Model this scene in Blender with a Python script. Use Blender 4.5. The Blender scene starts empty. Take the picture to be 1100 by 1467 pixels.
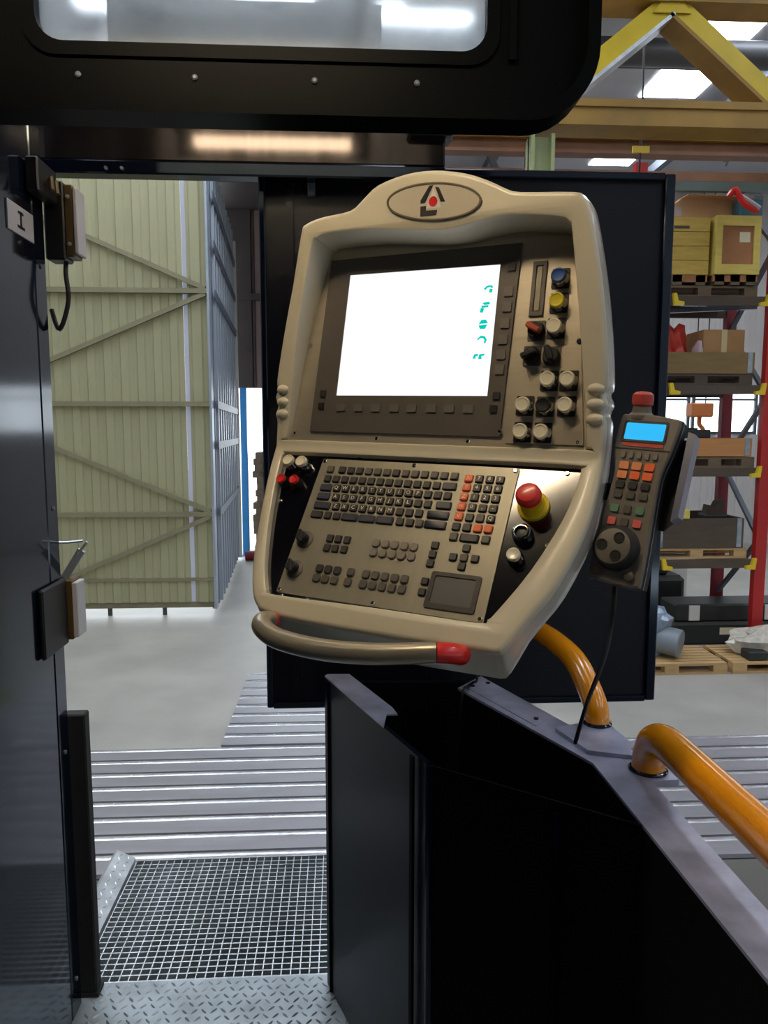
import bpy, bmesh, math, random
from mathutils import Vector, Matrix
from mathutils.geometry import tessellate_polygon
random.seed(7)
C = bpy.context.scene.collection
sc = bpy.context.scene
R = math.radians

# ------------------------------------------------------------------ camera
cam_d = bpy.data.cameras.new('camera'); cam = bpy.data.objects.new('camera', cam_d); C.objects.link(cam)
cam_d.sensor_fit = 'VERTICAL'; cam_d.sensor_height = 36.0; cam_d.sensor_width = 36.0
cam_d.lens = 1060.0 / 1467.0 * 36.0
cam_d.clip_start = 0.02; cam_d.clip_end = 200
cam.location = (0, 0, 2.4); cam.rotation_euler = (R(90 - 6.35), 0, R(-3.2))
sc.camera = cam

# ------------------------------------------------------------------ sky, exposure
wd = bpy.data.worlds.new('world'); sc.world = wd; wd.use_nodes = True
bg = wd.node_tree.nodes['Background']
bg.inputs[0].default_value = (0.88, 0.95, 1.0, 1); bg.inputs[1].default_value = 3.8
sc.view_settings.view_transform = 'Standard'; sc.view_settings.look = 'None'
sc.view_settings.gamma = 1; sc.view_settings.use_curve_mapping = False
sc.view_settings.exposure = 0.0
SKYLIGHT = 15.0          # brightness of the daylight behind the roof panes
LAMP = 120.0             # cabin fluorescent tube

# ------------------------------------------------------------------ materials
def lin(c):
    return tuple(((v / 255) / 12.92 if v / 255 <= 0.04045 else ((v / 255 + 0.055) / 1.055) ** 2.4) for v in c[:3])
MATS = {}
def mat(name, rgb, rough=0.5, metal=0.0, var=0.0, scale=8.0, bump=0.0, stretch=None, spec=None, coat=0.0, rvar=0.0, trans=0.0, alpha=None, emit=None, estr=0.0, ior=None):
    m = bpy.data.materials.new(name); m.use_nodes = True
    nt = m.node_tree; b = nt.nodes['Principled BSDF']; c = lin(rgb)
    b.inputs['Base Color'].default_value = (*c, 1); b.inputs['Roughness'].default_value = rough; b.inputs['Metallic'].default_value = metal
    if spec is not None: b.inputs['Specular IOR Level'].default_value = spec
    if coat: b.inputs['Coat Weight'].default_value = coat; b.inputs['Coat Roughness'].default_value = 0.12
    if trans: b.inputs['Transmission Weight'].default_value = trans
    if ior: b.inputs['IOR'].default_value = ior
    if emit: b.inputs['Emission Color'].default_value = (*lin(emit), 1); b.inputs['Emission Strength'].default_value = estr
    if var or bump or rvar:
        tc = nt.nodes.new('ShaderNodeTexCoord'); mp = nt.nodes.new('ShaderNodeMapping')
        nt.links.new(tc.outputs['Object'], mp.inputs[0])
        if stretch: mp.inputs['Scale'].default_value = stretch
        nz = nt.nodes.new('ShaderNodeTexNoise'); nz.inputs['Scale'].default_value = scale; nz.inputs['Detail'].default_value = 6
        nt.links.new(mp.outputs[0], nz.inputs['Vector'])
        if var:
            rp = nt.nodes.new('ShaderNodeValToRGB')
            rp.color_ramp.elements[0].position = 0.3; rp.color_ramp.elements[1].position = 0.7
            rp.color_ramp.elements[0].color = (*[max(0, v * (1 - var)) for v in c], 1)
            rp.color_ramp.elements[1].color = (*[min(1, v * (1 + var)) for v in c], 1)
            nt.links.new(nz.outputs[0], rp.inputs[0]); nt.links.new(rp.outputs[0], b.inputs['Base Color'])
        if rvar:
            mr = nt.nodes.new('ShaderNodeMapRange'); mr.inputs['To Min'].default_value = max(0.02, rough - rvar); mr.inputs['To Max'].default_value = min(1, rough + rvar)
            nt.links.new(nz.outputs[0], mr.inputs[0]); nt.links.new(mr.outputs[0], b.inputs['Roughness'])
        if bump:
            bp = nt.nodes.new('ShaderNodeBump'); bp.inputs['Strength'].default_value = bump; bp.inputs['Distance'].default_value = 0.01
            nt.links.new(nz.outputs[0], bp.inputs['Height']); nt.links.new(bp.outputs[0], b.inputs['Normal'])
    MATS[name] = m; return m
def emis(name, rgb, s):
    m = bpy.data.materials.new(name); m.use_nodes = True; nt = m.node_tree
    nt.nodes.remove(nt.nodes['Principled BSDF']); e = nt.nodes.new('ShaderNodeEmission')
    e.inputs[0].default_value = (*lin(rgb), 1); e.inputs[1].default_value = s
    nt.links.new(e.outputs[0], nt.nodes['Material Output'].inputs[0]); MATS[name] = m; return m
def translucent(name, rgb, mix=0.4, var=0.06, scale=2.0):
    m = mat(name, rgb, 0.6, 0, var, scale); nt = m.node_tree
    t = nt.nodes.new('ShaderNodeBsdfTranslucent'); t.inputs[0].default_value = (*lin(rgb), 1)
    x = nt.nodes.new('ShaderNodeMixShader'); x.inputs[0].default_value = mix
    nt.links.new(nt.nodes['Principled BSDF'].outputs[0], x.inputs[1]); nt.links.new(t.outputs[0], x.inputs[2])
    nt.links.new(x.outputs[0], nt.nodes['Material Output'].inputs[0]); return m

mat('concrete', (160, 157, 150), 0.45, 0, 0.16, 1.6, 0.03, rvar=0.12)
mat('pit', (70, 72, 70), 0.7, 0, 0.2, 3)
mat('ground', (180, 176, 172), 0.8, 0, 0.08, 0.8)
mat('white_clad', (206, 202, 200), 0.5, 0, 0.05, 1.5)
mat('roof_sheet', (186, 188, 194), 0.5, 0, 0.08, 1.2)
mat('roof_steel', (70, 68, 68), 0.6, 0, 0.15, 3)
mat('duct', (86, 88, 92), 0.45, 0.3, 0.12, 2)
translucent('light_strip', (206, 206, 216), 0.6)
translucent('door_sheet', (176, 173, 140), 0.35)
mat('door_frame', (124, 119, 92), 0.6, 0, 0.1, 4)
mat('door_silver', (146, 156, 168), 0.4, 0.25, 0.08, 2)
mat('door_rail_ribshade', (96, 104, 118), 0.5, 0.2, 0.08, 2)
mat('brown_clad', (128, 108, 106), 0.6, 0, 0.15, 2)
mat('brown_dark', (58, 52, 54), 0.6, 0, 0.15, 2)
mat('blue_post', (30, 120, 190), 0.4, 0, 0.05, 2)
mat('navy', (9, 14, 27), 0.1, 0, 0.2, 3, rvar=0.03, spec=0.62)
MATS['navy'].node_tree.nodes['Principled BSDF'].inputs['Specular Tint'].default_value = (0.7, 0.86, 1.0, 1)
mat('navy_side', (10, 13, 25), 0.3, 0, 0.2, 3, rvar=0.05, spec=0.1)
mat('navy_dull', (9, 11, 21), 0.42, 0, 0.25, 4, rvar=0.08, spec=0.25)
mat('navy_matt', (5, 6, 12), 0.7, 0, 0.2, 4, spec=0.1)
mat('black_frame', (4, 6, 8), 0.45, 0, 0.2, 5, spec=0.05)
mat('cap_steel', (160, 162, 182), 0.34, 0.35, 0.3, 14, 0.01, rvar=0.12)
mat('rail_steel', (62, 58, 58), 0.13, 0.75, 0.2, 30, 0.004, stretch=(1, 1, 0.2), rvar=0.05)
mat('galv', (192, 198, 202), 0.38, 0.8, 0.22, 12, 0.02, rvar=0.12)
mat('galv_dull', (152, 162, 168), 0.5, 0.6, 0.3, 9, 0.02, rvar=0.12)
mat('bed_iron', (158, 157, 162), 0.36, 0.35, 0.10, 4, 0.004, stretch=(0.3, 3, 1), rvar=0.08)
mat('bed_bright', (206, 208, 212), 0.24, 0.7, 0.10, 9, 0.01, stretch=(3, 1, 1), rvar=0.08)
mat('slot_dark', (16, 16, 20), 0.6)
mat('bezel', (196, 188, 164), 0.42, 0, 0.03, 5, 0.003, coat=0.15)
mat('bezel_side', (188, 184, 172), 0.25, 0.2, 0.03, 5, coat=0.5)
mat('steel_plate', (190, 180, 160), 0.44, 0.8, 0.07, 5, 0.006, stretch=(1, 1, 14), rvar=0.06)
mat('steel_key', (132, 127, 112), 0.42, 0.45, 0.05, 6, 0.004, stretch=(14, 1, 1))
mat('screen_frame', (84, 78, 72), 0.5, 0.2, 0.05, 5)
mat('membrane', (96, 90, 84), 0.55, 0.1)
mat('black_plate', (10, 10, 16), 0.12, 0, 0.1, 4, coat=0.4)
mat('black', (14, 14, 15), 0.45)
mat('black_soft', (18, 18, 19), 0.7)
mat('chrome', (200, 198, 190), 0.12, 1.0)
mat('cream', (222, 214, 188), 0.3, 0, coat=0.4)
mat('yellow_cap', (206, 190, 40), 0.3, 0, coat=0.4)
mat('blue_cap', (24, 66, 132), 0.3, 0, coat=0.4)
mat('red', (206, 34, 30), 0.35, 0, coat=0.3)
mat('red_dull', (176, 62, 48), 0.5)
mat('red_key', (168, 70, 50), 0.4)
mat('yellow', (214, 186, 30), 0.4)
mat('orange_key', (232, 104, 48), 0.5)
mat('orange_pale', (226, 142, 88), 0.5)
mat('key_dark', (34, 31, 29), 0.5)
mat('key_navy', (30, 32, 48), 0.45)
mat('key_grey', (74, 68, 60), 0.5)
mat('key_pale', (116, 108, 95), 0.5)
mat('key_green', (86, 128, 100), 0.5)
mat('key_pink', (206, 92, 82), 0.5)
mat('legend', (214, 206, 188), 0.5)
mat('pad', (62, 64, 66), 0.4)
mat('handle_grey', (160, 152, 134), 0.3, 0.55, 0.06, 6, rvar=0.06)
mat('hr_body', (100, 94, 84), 0.5, 0, 0.06, 30, 0.01)
mat('hr_side', (120, 120, 130), 0.3, 0.4)
mat('holder', (150, 152, 168), 0.28, 0.7, 0.08, 6)
mat('rail_yellow', (226, 140, 8), 0.22, 0, coat=0.6)
mat('truss_yellow', (204, 176, 28), 0.5, 0, 0.12, 3)
mat('truss_rust', (146, 112, 46), 0.6, 0, 0.2, 3)
mat('col_green', (150, 158, 110), 0.5, 0, 0.1, 3)
mat('beam_brown', (112, 74, 48), 0.6, 0, 0.2, 3)
mat('beam_green', (84, 100, 96), 0.5, 0, 0.1, 3)
mat('rack_red', (168, 30, 28), 0.45, 0, 0.1, 4)
mat('rack_darkred', (120, 22, 36), 0.5, 0, 0.1, 4)
mat('rack_grey', (96, 104, 114), 0.4, 0.3, 0.1, 4)
mat('crate_yellow', (190, 160, 74), 0.7, 0, 0.12, 6, 0.05, stretch=(1, 1, 5))
mat('crate_frame', (204, 182, 92), 0.7, 0, 0.08, 6, 0.05, stretch=(1, 1, 5))
mat('plywood', (158, 108, 66), 0.7, 0, 0.12, 5, 0.03)
mat('pallet_wood', (186, 152, 104), 0.75, 0, 0.14, 7, 0.06, stretch=(0.5, 4, 4))
mat('pallet_grey', (104, 88, 68), 0.8, 0, 0.15, 7, 0.06, stretch=(0.5, 4, 4))
mat('box_wood', (120, 96, 58), 0.75, 0, 0.15, 5, 0.05, stretch=(0.5, 4, 4))
mat('orange_wood', (176, 122, 70), 0.7, 0, 0.12, 5, 0.05, stretch=(0.5, 4, 4))
mat('dark_wood', (78, 66, 54), 0.8, 0, 0.15, 5, 0.05, stretch=(0.5, 4, 4))
mat('cardboard', (172, 130, 82), 0.75, 0, 0.06, 5)
mat('card_pale', (196, 156, 116), 0.75, 0, 0.06, 5)
mat('tape', (206, 186, 140), 0.4)
mat('paper', (216, 208, 176), 0.7)
mat('bag_red', (196, 62, 48), 0.35, 0, 0.15, 12, 0.3)
mat('bag_clear', (196, 176, 180), 0.25, 0, 0.12, 14, 0.4)
mat('casting', (44, 46, 44), 0.55, 0.2, 0.2, 6, 0.05)
mat('white_paint', (214, 212, 206), 0.6)
mat('film_blue', (124, 140, 156), 0.18, 0.1, 0.2, 16, 0.5)
mat('film_clear', (190, 184, 170), 0.15, 0, 0.2, 18, 0.6)
mat('pipe_grey', (120, 128, 136), 0.5, 0.2, 0.06, 5)
mat('orange', (206, 120, 60), 0.5, 0, 0.08, 5)
mat('teal_box', (60, 110, 130), 0.5)
mat('cable', (12, 12, 13), 0.5)
mat('brass_box', (92, 74, 40), 0.4, 0.3)
mat('pale_strip', (178, 176, 180), 0.4)
mat('logo_black', (28, 27, 28), 0.4)
mat('badge', (200, 190, 168), 0.35, 0.1, coat=0.3)
mat('badge_rim', (120, 110, 90), 0.35, 0.5)
emis('screen_white', (250, 252, 255), 1.05)
emis('icon_teal', (0, 214, 200), 0.9)
emis('lcd_blue', (50, 178, 236), 1.15)
emis('skylight', (236, 244, 255), SKYLIGHT)
emis('lamp_tube', (255, 230, 192), LAMP)
emis('work_tube', (255, 228, 188), 30.0)
# dirty frosted glazing of the visor window
gm = mat('frosted', (226, 232, 232), 0.55, 0, trans=0.0); nt = gm.node_tree
tr = nt.nodes.new('ShaderNodeBsdfTranslucent'); rf = nt.nodes.new('ShaderNodeBsdfRefraction'); rf.inputs['IOR'].default_value = 1.02; rf.inputs['Roughness'].default_value = 0.5
mx = nt.nodes.new('ShaderNodeMixShader'); mx.inputs[0].default_value = 0.5
nz = nt.nodes.new('ShaderNodeTexNoise'); nz.inputs['Scale'].default_value = 5; nz.inputs['Detail'].default_value = 5
rp = nt.nodes.new('ShaderNodeValToRGB'); rp.color_ramp.elements[0].position = 0.32; rp.color_ramp.elements[0].color = (0.75, 0.79, 0.8, 1); rp.color_ramp.elements[1].position = 0.5; rp.color_ramp.elements[1].color = (0.96, 0.99, 1.0, 1)
nt.links.new(nz.outputs[0], rp.inputs[0]); nt.links.new(rp.outputs[0], tr.inputs[0]); nt.links.new(rp.outputs[0], rf.inputs[0])
nt.links.new(tr.outputs[0], mx.inputs[1]); nt.links.new(rf.outputs[0], mx.inputs[2]); nt.links.new(mx.outputs[0], nt.nodes['Material Output'].inputs[0])
# clear thin window glass
gm = mat('glass', (240, 245, 245), 0.05); nt = gm.node_tree
tp = nt.nodes.new('ShaderNodeBsdfTransparent'); gl = nt.nodes.new('ShaderNodeBsdfGlossy'); gl.inputs['Roughness'].default_value = 0.03
mx = nt.nodes.new('ShaderNodeMixShader'); mx.inputs[0].default_value = 0.06
nt.links.new(tp.outputs[0], mx.inputs[1]); nt.links.new(gl.outputs[0], mx.inputs[2]); nt.links.new(mx.outputs[0], nt.nodes['Material Output'].inputs[0])

# ------------------------------------------------------------------ mesh helpers
class MB:
    def __init__(s): s.v = []; s.f = []; s.mi = []
    def add(s, vs, fs, mi=0):
        n = len(s.v); s.v += [tuple(v) for v in vs]; s.f += [tuple(i + n for i in f) for f in fs]; s.mi += [mi] * len(fs); return s
    def box(s, x0, x1, y0, y1, z0, z1, mi=0, bev=0.0, M=None):
        if bev <= 0:
            vs = [(x, y, z) for x in (x0, x1) for y in (y0, y1) for z in (z0, z1)]
            fs = [(0, 1, 3, 2), (4, 6, 7, 5), (0, 4, 5, 1), (2, 3, 7, 6), (0, 2, 6, 4), (1, 5, 7, 3)]
        else:
            bm = bmesh.new(); bmesh.ops.create_cube(bm, size=1)
            for v in bm.verts: v.co = Vector(((x0 + x1) / 2 + v.co.x * (x1 - x0), (y0 + y1) / 2 + v.co.y * (y1 - y0), (z0 + z1) / 2 + v.co.z * (z1 - z0)))
            bmesh.ops.bevel(bm, geom=list(bm.edges), offset=bev, segments=1, affect='EDGES', clamp_overlap=True)
            bm.verts.index_update(); vs = [v.co.copy() for v in bm.verts]; fs = [[v.index for v in f.verts] for f in bm.faces]; bm.free()
        if M: vs = [M @ Vector(v) for v in vs]
        return s.add(vs, fs, mi)
    def bar(s, a, b, w, h, mi=0, up=(0, 0, 1)):
        """box section from a to b, w across, h along the up direction"""
        a, b = Vector(a), Vector(b); d = (b - a).normalized(); u = Vector(up)
        sx = d.cross(u)
        if sx.length < 1e-4: sx = d.cross(Vector((0, 1, 0)))
        sx.normalize(); u = sx.cross(d)
        vs = [p + sx * i * w / 2 + u * j * h / 2 for p in (a, b) for i, j in ((-1, -1), (1, -1), (1, 1), (-1, 1))]
        return s.add(vs, [(0, 3, 2, 1), (4, 5, 6, 7), (0, 1, 5, 4), (1, 2, 6, 5), (2, 3, 7, 6), (3, 0, 4, 7)], mi)
    def tube(s, pts, r, seg=12, mi=0, caps=True):
        pts = [Vector(p) for p in pts]; n = len(pts); rr = r if isinstance(r, (list, tuple)) else [r] * n
        t0 = (pts[1] - pts[0]).normalized(); nn = t0.orthogonal().normalized(); vs = []; prev = t0
        for i, p in enumerate(pts):
            t = ((pts[min(i + 1, n - 1)] - pts[max(i - 1, 0)])).normalized()
            q = prev.rotation_difference(t); nn = (q @ nn).normalized(); prev = t; bb = t.cross(nn)
            for k in range(seg):
                a = 2 * math.pi * k / seg; vs.append(p + (nn * math.cos(a) + bb * math.sin(a)) * rr[i])
        fs = [(i * seg + k, i * seg + (k + 1) % seg, (i + 1) * seg + (k + 1) % seg, (i + 1) * seg + k) for i in range(n - 1) for k in range(seg)]
        if caps: fs += [tuple(range(seg))[::-1], tuple((n - 1) * seg + k for k in range(seg))]
        return s.add(vs, fs, mi)
    def lathe(s, prof, seg=20, mi=0, M=None, mis=None):
        """prof: (radius, height) pairs; axis +Z then placed by M"""
        vs = []; n = len(prof)
        for r, h in prof:
            for k in range(seg):
                a = 2 * math.pi * k / seg; v = Vector((r * math.cos(a), r * math.sin(a), h)); vs.append(M @ v if M else v)
        base = len(s.v); s.v += [tuple(v) for v in vs]
        for i in range(n - 1):
            for k in range(seg):
                s.f.append(tuple(base + j for j in (i * seg + k, i * seg + (k + 1) % seg, (i + 1) * seg + (k + 1) % seg, (i + 1) * seg + k))); s.mi.append(mis[i] if mis else mi)
        s.f.append(tuple(base + k for k in range(seg))[::-1]); s.mi.append(mis[0] if mis else mi)
        s.f.append(tuple(base + (n - 1) * seg + k for k in range(seg))); s.mi.append(mis[-1] if mis else mi)
        return s
    def prism(s, poly, fn, d0, d1, mi=0):
        """poly of (a,b); fn(a,b,d) -> point; solid between depths d0 and d1"""
        n = len(poly); vs = [fn(a, b, d0) for a, b in poly] + [fn(a, b, d1) for a, b in poly]
        tri = tessellate_polygon([[Vector((a, b, 0)) for a, b in poly]])
        fs = [tuple(t) for t in tri] + [tuple(i + n for i in t)[::-1] for t in tri]
        fs += [(i, (i + 1) % n, n + (i + 1) % n, n + i) for i in range(n)]
        return s.add(vs, fs, mi)
    def data(s, name, mats, angle=32, fix=True):
        me = bpy.data.meshes.new(name); me.from_pydata(s.v, [], s.f)
        for m in (mats if isinstance(mats, (list, tuple)) else [mats]): me.materials.append(MATS[m] if isinstance(m, str) else m)
        for p, i in zip(me.polygons, s.mi): p.material_index = i; p.use_smooth = True
        if fix:
            bm = bmesh.new(); bm.from_mesh(me); bmesh.ops.recalc_face_normals(bm, faces=list(bm.faces)); bm.to_mesh(me); bm.free()
        me.set_sharp_from_angle(angle=R(angle)); me.update(); return me
    def build(s, name, mats, parent=None, loc=None, rot=None, angle=32, fix=True):
        return link(name, s.data(name, mats, angle, fix), parent, loc, rot)
def link(name, data, parent=None, loc=None, rot=None, mw=None):
    o = bpy.data.objects.new(name, data); C.objects.link(o)
    if parent: o.parent = parent
    if loc is not None: o.location = loc
    if rot is not None: o.rotation_euler = rot
    if mw is not None: o.matrix_local = mw
    return o
def tag(o, label, cat, group=None):
    o['label'] = label; o['category'] = cat
    if group: o['group'] = group
    return o
def thing(name, label, cat, loc=(0, 0, 0), rot=(0, 0, 0), group=None, mw=None):
    o = bpy.data.objects.new(name, None); C.objects.link(o); o.empty_display_size = 0.05
    if mw is not None: o.matrix_world = mw
    else: o.location = loc; o.rotation_euler = rot
    return tag(o, label, cat, group)
def struct(o): o['kind'] = 'structure'; return o
def tmesh(name, label, cat, mb, mats, loc=None, rot=None, group=None): return tag(mb.build(name, mats, None, loc, rot), label, cat, group)
def crom(pts, n=6, closed=False):
    P = [Vector(p) for p in pts]; out = []; L = len(P); last = L if closed else L - 1
    for i in range(last):
        if closed: a, b, c, d = P[(i - 1) % L], P[i], P[(i + 1) % L], P[(i + 2) % L]
        else: a, b, c, d = P[max(i - 1, 0)], P[i], P[i + 1], P[min(i + 2, L - 1)]
        for k in range(n):
            t = k / n; out.append(0.5 * ((2 * b) + (c - a) * t + (2 * a - 5 * b + 4 * c - d) * t * t + (3 * b - a - 3 * c + d) * t ** 3))
    if not closed: out.append(P[-1])
    return out
def rrect(w, h, r, n=5, cx=0, cz=0):
    out = []
    for sx, sy, a0 in ((1, 1, 0), (-1, 1, 90), (-1, -1, 180), (1, -1, 270)):
        for k in range(n + 1):
            a = R(a0 + 90 * k / n); out.append((cx + sx * (w / 2 - r) + r * math.cos(a), cz + sy * (h / 2 - r) + r * math.sin(a)))
    return out
def rect(w, h, cx=0, cz=0): return [(cx - w / 2, cz - h / 2), (cx + w / 2, cz - h / 2), (cx + w / 2, cz + h / 2), (cx - w / 2, cz + h / 2)]
XZ = lambda a, b, d: (a, d, b)
def glyph(ch, size):
    """flat glyph polygons of a character, centred, in the XZ plane"""
    cu = bpy.data.curves.new('glyph', 'FONT'); cu.body = ch; cu.size = size; cu.align_x = 'CENTER'; cu.align_y = 'CENTER'; cu.resolution_u = 2
    o = bpy.data.objects.new('glyph', cu); C.objects.link(o)
    bpy.context.view_layer.update()
    me = bpy.data.meshes.new_from_object(o.evaluated_get(bpy.context.evaluated_depsgraph_get()))
    vs = [(v.co.x, v.co.y) for v in me.vertices]; fs = [tuple(p.vertices) for p in me.polygons]
    bpy.data.objects.remove(o); bpy.data.curves.remove(cu); bpy.data.meshes.remove(me)
    return vs, fs

# ================================================================== THE HALL
fl = struct(MB().box(-9, 13, 3.8, 15.2, -0.4, 0).build('floor', 'concrete'))
struct(MB().box(-9, 13, -8, 3.8, -0.7, -0.35).build('floor', 'pit'))
struct(MB().box(-20, 13, 15.2, 45, -0.4, -0.02).box(-20, -9, 3, 15.2, -0.4, -0.02).build('floor', 'ground'))
# wall at the far side of the racks: white cladding sheets above and below a band of windows
wf = struct(MB().box(1.2, 13, 15.15, 15.2, 0, 2.3).box(1.2, 13, 15.15, 15.2, 3.3, 7.6).box(1.2, 1.45, 15.15, 15.2, 2.3, 3.3).build('wall_far', 'white_clad'))
def sheet_mesh(w, h, d, m):
    """one trapezoidal cladding sheet, w wide, h high, rib d proud"""
    k = [(0, 0), (w * .12, 0), (w * .2, -d), (w * .62, -d), (w * .7, 0), (w * .995, 0)]
    poly = k + [(w * .995, 0.012), (0, 0.012)]
    return MB().prism(poly, lambda a, b, z: (a, b, z), 0, h).data('cladding_sheet', m)
s_hi = sheet_mesh(0.25, 4.25, 0.03, 'white_clad'); s_lo = sheet_mesh(0.25, 2.3, 0.03, 'white_clad')
for i in range(47):
    x = 1.22 + i * 0.25
    link('cladding_sheet', s_hi, wf, (x, 15.13, 3.32)); link('cladding_sheet', s_lo, wf, (x, 15.13, 0))
for i in range(8):
    x = 1.48 + i * 1.44
    w = struct(MB().box(x, x + 1.4, 15.1, 15.16, 2.3, 2.36).box(x, x + 1.4, 15.1, 15.16, 3.24, 3.3).box(x, x + .06, 15.1, 15.16, 2.36, 3.24).box(x + 1.34, x + 1.4, 15.1, 15.16, 2.36, 3.24).box(x + .06, x + 1.34, 15.11, 15.15, 3.0, 3.04).build('window_%d' % (i + 1), 'rack_grey'))
    MB().box(x + .06, x + 1.34, 15.125, 15.135, 2.36, 3.24).build('pane', 'glass', w)
struct(MB().box(1.1, 1.2, 9.75, 15.2, 0, 7.6).build('wall_return', 'white_clad'))
struct(MB().box(13, 13.1, -8, 15.2, 0, 7.6).build('wall_right', 'white_clad'))
struct(MB().box(-9.1, -9, -8, 9.6, 0, 7.6).build('wall_left', 'white_clad'))
struct(MB().box(-9, 13, -8.1, -8, 0, 7.6).build('wall_back', 'white_clad'))
struct(MB().box(-9, 1.1, 9.62, 9.74, 5.9, 7.6).box(-9, -7.2, 9.62, 9.74, 0, 5.9).build('wall_front', 'white_clad'))
# roof with panes
SKY = [(4.1, 9.15, 1.0, .5), (4.35, 10.35, .85, .85), (4.4, 12.05, .8, .3), (4.55, 13.05, .75, .95), (4.2, 9.95, .85, .22), (4.5, 8.3, .9, .5)]
SKY += [(.45, 8.1, 1.1, 1.3), (-1.3, 8.1, 1.0, 1.2), (-3.0, 8.1, 1.0, 1.2)]  # panes added and enlarged to brighten the visor pane from behind
for yy in (-6, -3.5, -1, 1.5, 4, 6.5): SKY += [(4.4, yy, .9, .95)]
for yy in (-6, -3, 0, 2.4, 4.6, 6.8): SKY += [(-4.4, yy, 1.5, 1.1), (0.2, yy, 1.0, 1.1)]
for yy in (-5, -1, 3, 7, 11): SKY += [(8.6, yy, 1.0, 1.4)]
ce = struct(MB().box(-9, 13, -8, 15.2, 7.25, 7.35).build('ceiling', 'roof_sheet'))
for x, y, w, d in SKY:
    MB().box(x, x + w, y, y + d, 7.235, 7.248).build('skylight_pane', 'skylight', ce)
pur = MB().box(-9, 13, -.03, .03, 7.12, 7.24).box(-9, 13, -.05, .05, 7.11, 7.12).data('purlin', 'roof_steel')
for y in (-5, -2.2, .6, 3.4, 5.4, 7.6, 8.75, 10.05, 11.6, 12.75, 14.5): link('purlin', pur, ce, (0, y, 0))
for x in (2.6, 5.6, 9.5):
    MB().box(x - .06, x + .06, -8, 15.1, 6.96, 7.11).build('roof_beam', 'rack_grey', ce)
# ---- big sheet door: closed leaf facing us, folded leaf running outwards
d1 = struct(MB().box(-7.0, -1.64, 9.56, 9.62, .1, .18).box(-7.0, -1.64, 9.56, 9.62, 5.8, 5.9).build('door_1', 'door_frame'))
ds = sheet_mesh(0.205, 5.62, 0.02, 'door_sheet')
x = -1.925; i = 0
link('cladding_sheet', sheet_mesh(0.26, 5.62, 0.02, 'door_sheet'), d1, (-1.91, 9.54, .18))
for i in range(24): link('cladding_sheet', ds, d1, (-1.965 - .205 * (i + 1), 9.54, .18))
MB().box(-1.966, -1.908, 9.555, 9.56, .18, 5.8).build('light_strip', 'light_strip', d1)
MB().box(-1.66, -1.63, 9.46, 9.6, .1, 5.9).build('edge_post', 'door_silver', d1)
for z in (4.1, 2.72, 1.33): MB().box(-7, -1.66, 9.46, 9.535, z - .03, z + .03).build('rail', 'door_frame', d1)
MB().box(-7, -1.66, 9.5, 9.535, .46, .5).build('rail', 'door_frame', d1)
for z in (4.1, 1.33):
    for s in (1, -1):
        MB().bar((-1.68, 9.49, z + s * .03), (-4.6, 9.49, z + s * 1.28), .05, .055).build('diagonal_brace', 'door_frame', d1)
for xx in (-6.2, -4.9, -3.05, -2.35): MB().box(xx, xx + .05, 9.58, 9.61, -.0, .1).build('guide_foot', 'pit', d1)
# folded leaf
a, b = Vector((-1.66, 9.66, 0)), Vector((-1.96, 13.7, 0)); L2 = (b - a).length; ang = math.atan2(b.y - a.y, b.x - a.x)
d2 = struct(MB().box(0, L2, .03, .06, .06, .14).box(0, L2, .03, .06, 5.8, 5.88).build('door_2', 'door_silver', None, a, (0, 0, ang)))
s2 = sheet_mesh(0.19, 5.7, 0.06, 'door_silver'); n = int(L2 / .19)
s3 = sheet_mesh(0.19, 5.7, 0.03, 'door_rail_ribshade')
for i in range(n): link('cladding_sheet', s2 if i % 2 else s3, d2, (i * .19, .0, .12))  # every other sheet darker: rib shading put into the colour
for z in (5.3, 4.7, 4.1, 2.72, 2.2, 1.33): MB().box(0, L2, -.075, -.062, z - .05, z + .05).build('rail', 'door_rail_ribshade', d2)
MB().box(L2 - .12, L2, -.09, .06, .06, 5.7).build('edge_post', 'white_paint', d2)
# yard outside: dark clad canopy, blue post, stacked pallets
cn = thing('loading_canopy', 'dark brown clad canopy over the yard beyond the open door', 'canopy', (-1.6, 14.2, 3.18))
cs = sheet_mesh(0.3, 4.07, .05, 'brown_clad')
for i in range(7): link('cladding_sheet', cs, cn, (-.05 + i * .3, 0, 0))
MB().box(-.6, 2.6, .03, .12, -.0, 4.07).build('back_board', 'brown_dark', cn)
for z in (1.65,): MB().box(-.45, 2.0, -.12, -.055, z - .06, z + .06).build('rail', 'brown_dark', cn)
MB().box(-.62, -.06, -.1, .03, 0, 4.07).build('side_board', 'brown_dark', cn)
MB().box(-.6, 2.6, -1.6, .1, 3.2, 3.3).build('roof_slab', 'brown_dark', cn)  # unseen slab, cut to length for the shade it casts on the cladding
tmesh('yard_post', 'bright blue square post under the dark canopy outside', 'post', MB().box(-.06, .06, -.06, .06, 0, 3.181, bev=.01).box(-.1, .1, -.1, .1, 0, .02), 'blue_post', (-1.85, 14.15, 0))
pm = MB()
for k in range(3): pm.box(-.6, .6, -.4 + k * .35, -.3 + k * .35, 0, .022)
for k in range(3):
    for q in range(3): pm.box(-.6 + q * .53, -.46 + q * .53, -.4 + k * .35, -.3 + k * .35, .022, .1)
for k in range(5): pm.box(-.6, .6, -.4 + k * .175, -.3 + k * .175, .1, .122)
stack_me = pm.data('stacked_pallet', 'pallet_grey')
ord_ = ['lowest', 'second lowest', 'third', 'fourth', 'fifth', 'sixth', 'seventh', 'eighth', 'ninth', 'tenth', 'eleventh', 'twelfth', 'thirteenth', 'fourteenth', 'fifteenth', 'topmost']
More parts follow.
